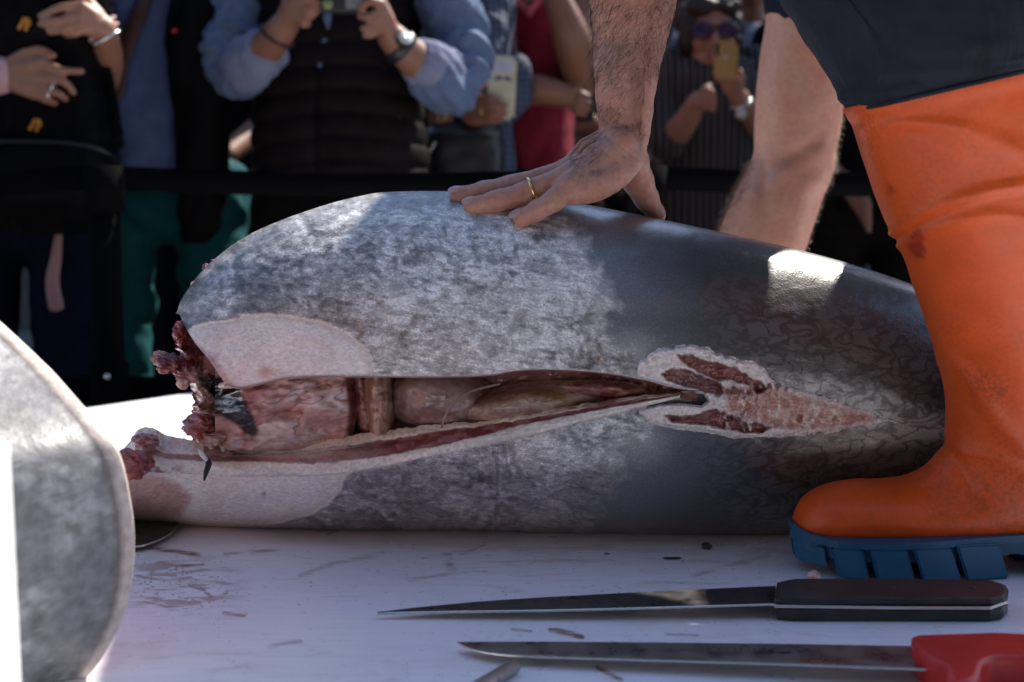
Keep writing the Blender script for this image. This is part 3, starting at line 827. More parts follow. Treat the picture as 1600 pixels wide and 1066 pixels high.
# closing wall behind the cut so the body is not hollow
ring = np.concatenate([body[0, :NU], body[0, NU + NL + int(NB * .35):]])
rc = ring.mean(0); rc[1] += 0.03; rc[0] += 0.12
nl = 8
caps = np.stack([ring * (1 - k) + rc * k for k in np.linspace(0, 1, nl)], 0)
cc = np.empty((nl, len(ring), 3)); cc[:] = (0.25, 0.07, 0.06)
mesh('neck_hollow', caps.reshape(-1, 3), quads(nl, len(ring)), M_flesh, tuna, col=cc)

def gob(name, cx, cy, Y, rx, ry, rz, seed, c1, c2, parent=tuna, label=None, amp=0.35, freq=2.2):
    v, f = ell_geo((0, 0, 0), (1, 1, 1), None, 64, 40)
    d = fbm(v[:, 0] * freq * .6 + 5 + v[:, 1], v[:, 2] * freq * .6 + 5 - v[:, 1] * .7, 2, seed) - .5
    d = d + 0.5 * (0.2 - np.abs(fbm(v[:, 0] * 1.6 + 7 + v[:, 1] * 3, v[:, 2] * 4 + 5 - v[:, 1] * 1, 3, seed + 3) - .5) * 2.4)
    k = fbm(v[:, 0] * 4 + 9, v[:, 2] * 4 + 3 + v[:, 1] * 2, 4, seed + 2)
    v = v * (1 + amp * 2.6 * d)[:, None] * np.array((rx * .95, ry, rz * .8))
    c = mixc(np.tile(np.array(c1, float), (len(v), 1)), c2, 0.8 * sstep(0.42, 0.66, k)) * 0.85
    o = mesh(name, v + P(cx, cy, Y), f, M_flesh, parent, col=c)
    if label: o['label'] = label
    return o
gob('flesh_scrap', 268, 567, 1.372, 0.016, 0.014, 0.0115, 1, (0.30, 0.05, 0.045), (0.10, 0.02, 0.02), label='dark red scrap sticking out at the neck', amp=0.5)
gob('flesh_scrap', 251, 556, 1.37, 0.0065, 0.007, 0.0055, 3, (0.55, 0.20, 0.16), (0.70, 0.45, 0.38), amp=0.4)
gob('flesh_scrap', 290, 588, 1.372, 0.012, 0.012, 0.012, 4, (0.50, 0.22, 0.20), (0.66, 0.45, 0.42), amp=0.4)
gob('flesh_scrap', 281, 522, 1.372, 0.006, 0.008, 0.012, 5, (0.36, 0.03, 0.03), (0.12, 0.02, 0.02), amp=0.5)
gob('flesh_scrap', 321, 419, 1.45, 0.004, 0.006, 0.005, 6, (0.20, 0.02, 0.03), (0.06, 0.02, 0.02))
gob('flesh_scrap', 334, 408, 1.45, 0.003, 0.005, 0.0025, 2, (0.35, 0.03, 0.05), (0.2, 0.02, 0.02))
gob('flesh_scrap', 302, 444, 1.45, 0.003, 0.004, 0.003, 6, (0.65, 0.5, 0.42), (0.45, 0.15, 0.1))
gob('flesh_scrap', 226, 690, 1.36, 0.013, 0.012, 0.011, 2, (0.42, 0.10, 0.10), (0.66, 0.50, 0.46), amp=0.35)
gob('flesh_scrap', 208, 726, 1.335, 0.018, 0.014, 0.016, 3, (0.36, 0.07, 0.065), (0.45, 0.15, 0.13), amp=0.45)
gob('flesh_scrap', 312, 668, 1.385, 0.015, 0.014, 0.014, 5, (0.42, 0.10, 0.09), (0.62, 0.30, 0.27), amp=0.45)
gob('flesh_scrap', 338, 684, 1.385, 0.018, 0.012, 0.009, 6, (0.66, 0.48, 0.45), (0.45, 0.14, 0.12), amp=0.4)
tube('torn_edge', P([346, 362, 385, 412, 428], [603, 600, 595, 586, 580], [1.345, 1.332, 1.325, 1.322, 1.322]), [0.003, 0.0045, 0.0048, 0.004, 0.001], plain('cream_tissue', (0.62, 0.48, 0.40), 0.35, bump=0.5), tuna, 10, sm=6)
tube('ink_mark', P([321, 326, 322, 319], [715, 724, 738, 750], [1.336, 1.334, 1.33, 1.3265]), [0.0018, 0.0032, 0.0025, 0.001], plain('black_membrane', (0.012, 0.012, 0.013), 0.3), tuna, 8, sm=5)
tube('white_sliver', P([311, 316, 322], [703, 710, 718], [1.342, 1.337, 1.333]), [0.001, 0.0028, 0.002], plain('white_tissue', (0.75, 0.73, 0.72), 0.35), tuna, 8, sm=5)

# ---- the wound where the fin was cut out
yw1 = crv([(996, 570), (1004, 560), (1014, 554), (1030, 547), (1050, 540), (1075, 537), (1100, 542), (1130, 554), (1165, 562), (1190, 572), (1205, 590), (1230, 602), (1270, 613), (1310, 626), (1350, 640), (1385, 654), (1402, 660)])
yw2 = crv([(996, 640), (1002, 650), (1020, 662), (1050, 670), (1090, 675), (1125, 681), (1150, 685), (1185, 684), (1240, 682), (1300, 676), (1350, 664), (1385, 659), (1402, 661)])
n = 400; nr = 150
lx = np.linspace(996, 1402, n); rows = np.linspace(0, 1, nr)
LX = np.repeat(lx[:, None], nr, 1); RW = np.repeat(rows[None, :], n, 0)
wv = (fbm(lx / 9, lx * 0, 4, 3) - .5) * 13 * sstep(1400, 1300, lx)
LY = (yw1(LX) + wv[:, None]) * (1 - RW) + (yw2(LX) - wv[::-1][:, None] * .5) * RW
q1 = fbm(LX / 14, LY / 9, 4, 2); q2 = fbm(LX / 6, LY / 6, 4, 5); q3 = fbm(LX / 30 - LY / 14, LY / 5 + LX / 40, 4, 1)
ox = LX + 7 * (q1 - .5); oy = LY + 6 * (q2 - .5)
c = np.empty(LX.shape + (3,)); c[:] = (0.90, 0.81, 0.75)
c = mixc(c, (0.88, 0.80, 0.75), sstep(0.45, 0.6, q1))
field = sstep(6, -8, sdf(ox, oy, [(1128, 606), (1160, 604), (1200, 606), (1260, 620), (1330, 642), (1370, 654), (1330, 664), (1260, 672), (1200, 664), (1140, 650)]))
c = mixc(c, (0.66, 0.36, 0.31), field)
c = mixc(c, (0.72, 0.52, 0.44), field * sstep(1190, 1215, LX) * 0.8)
c = mixc(c, (0.90, 0.82, 0.77), field * 0.8 * sstep(0.52, 0.62, fbm(LX / 9, LY / 13, 4, 4)))
c = mixc(c, (0.52, 0.20, 0.16), field * 0.7 * sstep(0.55, 0.64, fbm(LX / 8, LY / 7, 4, 1)))
c = mixc(c, (0.50, 0.17, 0.14), field * sstep(0.52, 0.64, q2) * sstep(1230, 1180, LX) * 0.7)
meats = [([(1034, 586), (1048, 576), (1075, 579), (1105, 591), (1127, 600), (1129, 612), (1122, 618), (1095, 611), (1065, 602), (1042, 594)], (0.155, 0.045, 0.042)),
         ([(1058, 555), (1080, 556), (1105, 566), (1128, 569), (1152, 577), (1167, 588), (1170, 601), (1155, 598), (1140, 592), (1120, 595), (1095, 582), (1065, 565)], (0.24, 0.055, 0.045)),
         ([(1168, 590), (1186, 596), (1198, 607), (1184, 614), (1172, 606)], (0.17, 0.03, 0.027)),
         ([(1040, 650), (1075, 652), (1100, 644), (1116, 640), (1136, 648), (1160, 661), (1190, 663), (1204, 668), (1190, 676), (1165, 676), (1135, 670), (1100, 663), (1070, 661), (1050, 658)], (0.21, 0.05, 0.045))]
mt = np.zeros(LX.shape)
for poly, cc in meats:
    s = sstep(2.5, -2.0, sdf(ox, oy, poly))
    c = mixc(c, cc, s); mt = np.maximum(mt, s)
c = mixc(c, (0.40, 0.15, 0.13), mt * sstep(0.52, 0.62, q3) * 0.6)
ribs = np.zeros(LX.shape)
for k, x0 in enumerate((1131, 1141, 1152, 1163, 1174, 1186, 1200, 1217, 1235, 1252, 1270, 1290)):
    s = 6 + k * 1.6
    ln = [(x0 - 6 + k, np.interp(x0, [1131, 1290], [590, 628])), (x0 + 3, np.interp(x0, [1131, 1290], [610, 638])), (x0 + 4, 632 + k), (x0 + 2, np.interp(x0, [1131, 1290], [652, 658])), (x0 + 10, np.interp(x0, [1131, 1290], [672, 668]))]
    rx_ = ox + 16 * (fbm(LX / 18, LY / 10, 3, 3) - .5)
    ribs = np.maximum(ribs, sstep(3.4, 0.9, ldist(rx_, oy, ln)) * (0.95, 0.5, 0.9, 0.95, 0.45, 0.7, 0.5, 0.6, 0.3, 0.4, 0.2, 0.25)[k] * sstep(0.34, 0.5, q1))
c = mixc(c, (0.82, 0.73, 0.70), ribs * 0.8)
for (bx_, by_, r_, cc) in [(1137, 612, 5, (0.13, 0.05, 0.045)), (1147, 610, 5.5, (0.12, 0.05, 0.045)), (1158, 613, 4.5, (0.16, 0.05, 0.05)), (1170, 614, 4, (0.12, 0.04, 0.04)), (1143, 651, 4, (0.10, 0.05, 0.05)), (1155, 655, 4, (0.08, 0.05, 0.05)), (1166, 661, 3.5, (0.06, 0.04, 0.04)), (1180, 662, 3.5, (0.08, 0.05, 0.05)), (1250, 654, 6, (0.28, 0.07, 0.06)), (1266, 652, 4, (0.42, 0.24, 0.16)), (1283, 650, 4, (0.42, 0.2, 0.13)), (1305, 653, 4, (0.42, 0.22, 0.15)), (1335, 653, 4, (0.45, 0.22, 0.16)), (1240, 626, 5, (0.5, 0.27, 0.2)), (1222, 628, 6, (0.52, 0.28, 0.2)), (1262, 630, 5, (0.5, 0.33, 0.24)), (1235, 665, 6, (0.5, 0.3, 0.22)), (1213, 662, 6, (0.48, 0.26, 0.19)), (1168, 636, 6, (0.48, 0.14, 0.11)), (1145, 632, 6, (0.55, 0.24, 0.19)), (1215, 604, 5, (0.2, 0.04, 0.035)), (1202, 603, 5, (0.17, 0.03, 0.03)), (1228, 607, 4, (0.22, 0.05, 0.04))]:
    c = mixc(c, cc, 0.9 * sstep(r_ + 1, r_ - 2, np.hypot((ox - bx_), (oy - by_) * 0.8)))
chan = sstep(5, -3, sdf(ox, oy, [(1092, 614), (1112, 618), (1134, 616), (1134, 640), (1110, 636), (1096, 640)]))
c = mixc(c, (0.80, 0.74, 0.70), chan * 0.9)
c = mixc(c, (0.12, 0.17, 0.20), 0.7 * sstep(9, 2, np.hypot(LX - 1101, (LY - 626))))
rim = np.minimum(RW, 1 - RW) * (yw2(LX) - yw1(LX))
lift = 0.0048 * sstep(0, 7, rim)
fluff = fbm(LX / 15, LY / 11, 3, 7) - .5
rimz = sstep(26, 4, rim)
D = Yfront(LX, LY) + 0.0015 - lift - 0.0035 * (q1 - .5) - 0.008 * fluff * rimz - 0.003 * rimz + 0.0075 * mt + 0.005 * field + 0.004 * (q2 - .5) - 0.0034 * ribs - 0.003 * (q3 - .5) * mt

slit = [(980, 586), (1040, 603), (1080, 612), (1100, 617), (1105, 626), (1096, 634), (1060, 630), (1030, 632), (980, 645)]
ds = sdf(LX, LY, slit)
D = D + 0.006 * sstep(4, 0, ds)
qf = quads(n, nr)
fc = ds.ravel()[qf].mean(1)
vv = P(LX, LY, D).reshape(-1, 3)
M_wound = vmat('wet_cut_flesh', 0.3, 0.7, 0.002, 300, 0.25, 300, coat=0.9, sss=0.1)
mesh('fin_wound', vv, qf[fc > 0], M_wound, tuna, col=c)
# tail fin beyond the boot
tx = P(1960, 665, 1.46)
tp = []
for s in np.linspace(-1, 1, 21):
    tp.append((tx[0] - 0.02 + 0.10 * abs(s)**1.6, tx[2] + 0.16 * s * 0.9))
for s in np.linspace(1, -1, 21):
    tp.append((tx[0] + 0.03 + 0.085 * abs(s)**1.3, tx[2] + 0.16 * s * 0.9))
tp = [(x, max(z, T + 0.004)) for x, z in tp]
xf = Matrix.Translation((0, tx[1] - 0.004, 0)) @ Matrix.Rotation(math.pi / 2, 4, 'X')
prism('tail_fin', tp, -0.006, 0.006, plain('fin_hide', (0.06, 0.06, 0.075), 0.45), tuna, 0.003, xf=xf)
# ------------------------------------------------------------------ second tuna: its cut-off head at the front left
def head_piece():
    th = empty('tuna', (-0.42, 1.02, T), 'cut-off grey tuna head with a pale rimmed gill cover, front left', 'fish head')
    edge = spline([(-30, 478), (0, 503), (60, 558), (120, 622), (165, 676), (190, 716), (203, 770), (211, 830), (208, 900), (194, 962), (165, 1020), (130, 1066), (95, 1105)], 14)
    n = len(edge)
    yh = 1.0
    yhe = yh + 0.07 * sstep(700, 500, edge[:, 1])
    e3 = P(edge[:, 0], edge[:, 1], yhe)
    e3[:, 2] = np.maximum(e3[:, 2], T + 0.001)
    cen = np.array([e3[:, 0].min() - 0.36, yh - 0.02, T + 0.13])   # snout
    rows = np.linspace(0, 1, 110)
    V = []; C = []
    for s in rows:
        k = 1 - (1 - s)**1.35 if False else s
        shrink = (1 - k**2.2)
        ring = cen + (e3 - cen) * np.array([1 - k, 1, shrink])[None, :] * 1.0
        q = np.sin(np.minimum(k * 3.0, 1) * np.pi / 2)
        ring[:, 1] = yhe * (1 - q) + (yh - 0.11 * np.sin(np.linspace(0.12, 0.93, n) * np.pi)**0.8 + 0.5 * (yhe - yh)) * q
        V.append(ring)
    V = np.array(V)
    RW = np.repeat(rows[:, None], n, 1)
    d = np.linalg.norm(V - V[0][None], axis=2)
    X, Yp = pix(V)
    n1 = fbm(X / 45, Yp / 45, 5, 2); n2 = fbm(X / 14, Yp / 14, 4, 5)
    c = np.empty(X.shape + (3,)); c[:] = (0.21, 0.205, 0.21)
    c = mixc(c, (0.36, 0.355, 0.355), sstep(0.38, 0.66, n1)); c = mixc(c, (0.15, 0.145, 0.14), 0.7 * sstep(0.48, 0.64, n2))
    c = mixc(c, (0.60, 0.50, 0.44), 0.9 * sstep(0.012, 0.004, d))
    c = mixc(c, (0.16, 0.13, 0.12), 0.8 * np.exp(-((d - 0.0125) / 0.0018)**2))
    V[..., 1] += -0.003 * sstep(0.014, 0.006, d) + 0.003 * (fbm(X / 60, Yp / 60, 3, 4) - .5)
    t = vmat('gill_cover_hide', 0.38, 0.4, 0.0015, 160, 0.25, 120)
    mesh('gill_cover', V.reshape(-1, 3), quads(110, n), t, th, col=c)
    # thin edge turned back, and the far side of the head
    back = [V[0]]
    for k in (0.004, 0.008):
        b = V[0].copy(); b[:, 1] += k; b[:, 0] -= k * 0.2; back.append(b)
    b = np.array(back); cc = np.empty(b.shape); cc[:] = (0.60, 0.52, 0.46)
    mesh('gill_rim', b.reshape(-1, 3), quads(3, n), t, th, col=cc)
    far = V.copy(); far[..., 1] = 2 * (yh + 0.09) - V[..., 1]; far[:, :, 0] -= 0.12; far[..., 2] -= 0.01
    mesh('far_cheek', far.reshape(-1, 3), quads(110, n), t, th, col=c)
    g = np.array([V[0] * [1, 1, 1] - [0.008, -0.008, 0], V[0] - [0.05, -0.06, 0], far[0]])
    gc = np.empty(g.shape); gc[:] = (0.25, 0.06, 0.05)
    mesh('gill_meat', g.reshape(-1, 3), quads(3, n), M_flesh, th, col=gc)
    v, f = ell_geo((cen[0] + 0.16, yh - 0.07, T + 0.17), (0.022, 0.012, 0.022))
    mesh('eye', v, f, plain('fish_eye', (0.03, 0.03, 0.04), 0.1), th)
head_piece()

# ------------------------------------------------------------------ white foam fish box at the left edge
M_foam = plain('white_foam', (0.82, 0.82, 0.80), 0.75, 0.05, 60, 0.4, 0.001, 500)
fb = empty('fish_box', (-0.45, 0.72, T), 'white foam fish box at the left edge in front of the tuna head', 'box')
def foam_box():
    p0 = P(18, 682, 0.74); p1 = P(36, 1066, 0.74)
    z1 = p0[2]; x1 = p0[0]; sl = (p1[0] - p0[0]) / (p0[2] - p1[2])
    x1b = x1 + sl * (z1 - T)
    L, Dp, w = 0.42, 0.28, 0.022
    y0, y1 = 0.46, 0.74
    def wall(name, a, b, flip=1):
        bm = bmesh.new(); vs = [bm.verts.new(v) for v in a] + [bm.verts.new(v) for v in b]
        n = len(a)
        bm.faces.new(vs[:n]); bm.faces.new(vs[n:][::-1])
        for i in range(n):
            j = (i + 1) % n; bm.faces.new((vs[i], vs[j], vs[n + j], vs[n + i]))
        bmesh.ops.recalc_face_normals(bm, faces=bm.faces)
        bmesh.ops.bevel(bm, geom=bm.edges[:], offset=0.003, segments=2, affect='EDGES')
        bm_obj(name, bm, M_foam, fb)
    zb = T + 0.001
    wall('side_wall', [(x1b, y0, zb), (x1b, y1, zb), (x1, y1, z1), (x1, y0, z1)], [(x1b - w, y0, zb), (x1b - w, y1, zb), (x1 - w, y1, z1), (x1 - w, y0, z1)])
    xl = x1 - L
    wall('side_wall', [(xl, y0, zb), (xl, y1, zb), (xl, y1, z1), (xl, y0, z1)], [(xl + w, y0, zb), (xl + w, y1, zb), (xl + w, y1, z1), (xl + w, y0, z1)])
    for ya in (y0, y1 - w):
        wall('end_wall', [(xl + w + .001, ya, zb), (x1b - w - .004, ya, zb), (x1 - w - .004, ya, z1 - .002), (xl + w + .001, ya, z1 - .002)], [(xl + w + .001, ya + w, zb), (x1b - w - .004, ya + w, zb), (x1 - w - .004, ya + w, z1 - .002), (xl + w + .001, ya + w, z1 - .002)])
    box('floor_panel', (xl + w + .002, y0 + w + .001, zb), (x1 - w - .005, y1 - w - .001, zb + w), M_foam, fb)
foam_box()

# ------------------------------------------------------------------ knives and steel
def steel_mat(name, c=(0.30, 0.30, 0.31), rough=0.3, dirt=0.4):
    t = NT(name); vec = t.coord()
    n = t.noise(t.coord((6, 60, 6)), 12, 4); n2 = t.noise(vec, 45, 6)
    col = t.mix(c, (c[0] * .45, c[1] * .42, c[2] * .4), t.ramp(n2, [(0.45, 0.0), (0.7, dirt)]))
    m = t.ramp(t.noise(vec, 30, 6, 0.6, 1.0), [(0.62, 0.0), (0.68, 0.7)])
    col = t.mix(col, (0.22, 0.10, 0.06), m)
    rg = t.ramp(n2, [(0.3, rough * .7), (0.7, rough * 1.8)])
    mm = t.out(col, rg, t.bump(n, 0.1, 0.0005))
    t.b.inputs['Metallic'].default_value = 0.95
    return mm
M_steel_dark = steel_mat('dark_carbon_steel', (0.16, 0.155, 0.155), 0.30, 0.7)
M_steel = steel_mat('worn_steel', (0.36, 0.35, 0.34), 0.30, 0.5)
M_edge = plain('ground_edge', (0.75, 0.72, 0.66), 0.22, 0.1, Metallic=1.0)
def blade(name, spine, edge, z, th, mat, parent, bevel_w=0.0022):
    """flat blade; spine and edge are pixel polylines from tip to heel on the plane z"""
    n = 60
    def res(l):
        l = spline(l, 10); d = np.r_[0, np.cumsum(np.hypot(*np.diff(l, axis=0).T))]; k = np.linspace(0, d[-1], n)
        return np.stack([np.interp(k, d, l[:, 0]), np.interp(k, d, l[:, 1])], -1)
    s = res(spine); e = res(edge)
    zz = np.broadcast_to(np.asarray(z, float), (n,))
    S = np.stack([PZ(a, b, q) for (a, b), q in zip(s, zz)]); E = np.stack([PZ(a, b, q) for (a, b), q in zip(e, zz)])
    d = E - S; L = np.linalg.norm(d, axis=1)[:, None]; w = np.minimum(bevel_w, L * 0.5) / np.maximum(L, 1e-6)
    B = E - d * w
    up = np.array([0, 0, th / 2])
    rows = np.stack([S + up, B + up * 0.7, E, B - up * 0.7, S - up], 0)
    V = rows.reshape(-1, 3)
    f = quads(5, n, wrap_r=True)
    o = mesh(name, V, np.concatenate([f[:n - 1], f[3 * (n - 1):]]), mat, parent, smooth=False)
    fe = f[n - 1:3 * (n - 1)]
    mesh('cutting_edge', V, fe, M_edge, o, smooth=False)
    return o
kn = empty('knife', tuple(PZ(1390, 950, T)), 'long dark knife with black riveted handle lying below the boot', 'knife')
zk = np.linspace(0.0045, 0.0125, 60) + T
blade('blade', [(590, 959), (680, 949), (800, 939), (1000, 928), (1212, 918)], [(590, 960), (700, 958), (900, 955), (1212, 946)], zk, 0.003, M_steel_dark, kn)
M_black = plain('worn_black_wood', (0.022, 0.022, 0.020), 0.5, 0.5, 40, 0.4, 0.001, 300)
def handle_scale(z0, z1, nm):
    far = [PZ(1208 + k, y, T + 0.0125)[:2] for k, y in ((6, 922), (30, 917), (180, 916.5), (340, 919), (362, 926), (367, 934))]
    near = [PZ(1208 + k, y, T + 0.0125)[:2] for k, y in ((367, 941), (360, 947), (340, 950), (180, 949.5), (30, 949.5), (3, 947))]
    prism(nm, [tuple(p) for p in far + near], z0, z1, M_black, kn, 0.005, 4, smooth=False)
handle_scale(T + 0.0005, T + 0.0112, 'handle_scale')
handle_scale(T + 0.0139, T + 0.0205, 'handle_scale')
tang = [tuple(PZ(1208 + k, y, T + 0.0125)[:2]) for k, y in ((4, 922), (180, 917), (340, 919.5), (366.5, 934), (366.5, 941), (340, 950.4), (180, 950), (2, 947.5))]
prism('tang', tang, T + 0.0113, T + 0.0138, plain('tang_steel', (0.62, 0.58, 0.54), 0.35, Metallic=0.9), kn)
for k in (60, 185, 310):
    c = PZ(1208 + k, 932, T + 0.0125)
    v, f = tube_geo([(c[0], c[1], T + 0.004), (c[0], c[1], T + 0.0207)], 0.0035, 14, caps=False)
    mesh('rivet', v, f, M_black, kn)

kr = empty('knife', tuple(PZ(1480, 1030, T)), 'long steel filleting knife with red plastic handle in front', 'knife')
zk = np.linspace(0.0065, 0.0135, 60) + T
bl = blade('blade', [(714, 1005), (900, 1005), (1200, 1008), (1452, 1012)], [(714, 1006), (735, 1016), (790, 1025), (900, 1030), (1200, 1039), (1452, 1048)], zk, 0.0022, M_steel, kr, 0.0012)
M_red = plain('red_plastic', (0.52, 0.022, 0.018), 0.38, 0.18, 25, 0.3, 0.001, 260)
zt = T + 0.024
hp = [tuple(PZ(a, b, zt)[:2]) for a, b in ((1424, 993), (1432, 990), (1500, 988), (1556, 986), (1610, 989), (1720, 993), (1790, 1000), (1796, 1026), (1780, 1038), (1700, 1030), (1600, 1024), (1555, 1024), (1536, 1032), (1528, 1056), (1505, 1066), (1482, 1062), (1478, 1040), (1455, 1030), (1434, 1016), (1424, 1003))]
prism('handle', hp, T + 0.001, zt, M_red, kr, 0.0055, 4, smooth=True)
# etched maker's marks on the red knife's blade, too worn to read
M_etch = plain('etched_mark', (0.05, 0.05, 0.05), 0.6)
rr = random.Random(4)
x = 1110.0
def etch(x0, x1, y0, y1):
    zz = T + 0.0135
    q = [PZ(a, b, zz) for a, b in ((x0, y0), (x1, y0), (x1, y1), (x0, y1))]
    mesh('etched_mark', q, [[0, 1, 2, 3]], M_etch, bl, smooth=False)
while x < 1208:
    w = rr.uniform(3, 7)
    if rr.random() < 0.85:
        etch(x, x + w * 0.35, 1012.0, 1017.5)
        if rr.random() < 0.7: etch(x, x + w * 0.8, 1016.5, 1017.7)
        if rr.random() < 0.5: etch(x + w * .5, x + w * 0.8, 1012, 1016)
    x += w + 1.6
etch(1218, 1236, 1011.8, 1018.6)
for xx in (1243, 1248, 1252, 1256, 1265, 1272, 1279): etch(xx, xx + 2.6, 1013.4, 1018)

ks = empty('knife', tuple(PZ(230, 845, T)), 'dark broad blade poking out under the lower belly flap', 'knife')
zk = np.full(60, T + 0.006)
blade('blade', [(281, 816), (250, 812), (180, 806), (60, 800)], [(281, 817), (268, 833), (240, 848), (200, 856), (60, 860)], zk, 0.003, M_steel_dark, ks, 0.001)
hpx = [tuple(PZ(a, b, T + 0.01)[:2]) for a, b in ((62, 806), (-120, 800), (-122, 846), (62, 852))]
prism('handle', hpx, T + 0.0005, T + 0.022, M_black, ks, 0.005, 3)

st = empty('sharpening_steel', tuple(PZ(770, 1066, T)), 'rounded tip of a steel sharpening rod at the bottom edge', 'sharpening steel')
a = PZ(802, 1042, T + 0.0058); b = PZ(735, 1082, T + 0.0058); d = (b - a) / np.linalg.norm(b - a)
tube('rod', [a, a + d * 0.1, a + d * 0.18], 0.0055, steel_mat('rod_steel', (0.42, 0.40, 0.38), 0.3, 0.4), st, 20)
tube('handle', [a + d * 0.186, a + d * 0.22, a + d * 0.3], [0.009, 0.013, 0.012], M_black, st, 16)

# scraps on the table
def scrap(px, py, s, c1, c2, label, seed):
    p = PZ(px, py, T)
    v, f = ell_geo((0, 0, 0), (1, 1, 1), None, 24, 14)
    d = fbm(v[:, 0] * 2.2 + 5 + v[:, 1], v[:, 2] * 2.2 + 5 - v[:, 1] * .7, 4, seed) - .5
    v = v * (1 + 0.9 * d)[:, None] * np.array(s)
    v[:, 2] -= v[:, 2].min() - 0.0003
    c = mixc(np.tile(np.array(c1, float), (len(v), 1)), c2, sstep(0.45, 0.6, fbm(v[:, 0] * 400, v[:, 2] * 400, 3, seed)))
    o = mesh('flesh_scrap', v + p, f, M_flesh, col=c)
    tag(o, label, 'scrap')
scrap(1271, 911, (0.006, 0.006, 0.005), (0.62, 0.36, 0.32), (0.70, 0.50, 0.45), 'small pink scrap of fish behind the black knife handle', 2)
scrap(1050, 874, (0.0085, 0.0022, 0.0008), (0.02, 0.012, 0.012), (0.03, 0.02, 0.02), 'thin dark sliver lying on the white table', 3)
scrap(1104, 859, (0.005, 0.004, 0.003), (0.02, 0.015, 0.018), (0.05, 0.03, 0.03), 'small black three-pointed scrap on the table near the fish', 5)
scrap(948, 867, (0.0028, 0.0012, 0.0006), (0.10, 0.015, 0.015), (0.06, 0.01, 0.01), 'tiny dark red fleck on the white table', 1)
# ------------------------------------------------------------------ rubber boot
def rubber(name, c, dirt=(0.10, 0.035, 0.015), rough=0.42):
    t = NT(name); vec = t.coord()
    n = t.noise(vec, 22, 6, 0.6); f = t.ramp(n, [(0.3, 0.86), (0.7, 1.12)])
    col = t.mix(tuple(c), f, 1.0, 'MULTIPLY')
    d = t.attr('dirt').outputs['Fac']
    g = t.noise(vec, 260, 5, 0.65); gm = t.ramp(g, [(0.42, 0.0), (0.62, 0.8)])
    col = t.mix(col, dirt, t.math('MULTIPLY', gm, d))
    s = t.ramp(t.noise(vec, 150, 2), [(0.78, 0.0), (0.80, 0.4)])
    col = t.mix(col, dirt, s)
    bl = t.attr('blood').outputs['Fac']
    col = t.mix(col, (0.22, 0.006, 0.005), bl)
    nb = t.bump(t.noise(vec, 30, 3), 0.12, 0.006); nb = t.bump(t.noise(vec, 700, 2), 0.10, 0.0005, nb)
    return t.out(col, t.ramp(n, [(0.3, rough * .85), (0.7, rough * 1.25)]), nb)
M_orange = rubber('orange_rubber', (0.74, 0.098, 0.008))
M_sole = rubber('blue_rubber', (0.010, 0.095, 0.19), (0.02, 0.02, 0.02), 0.5)

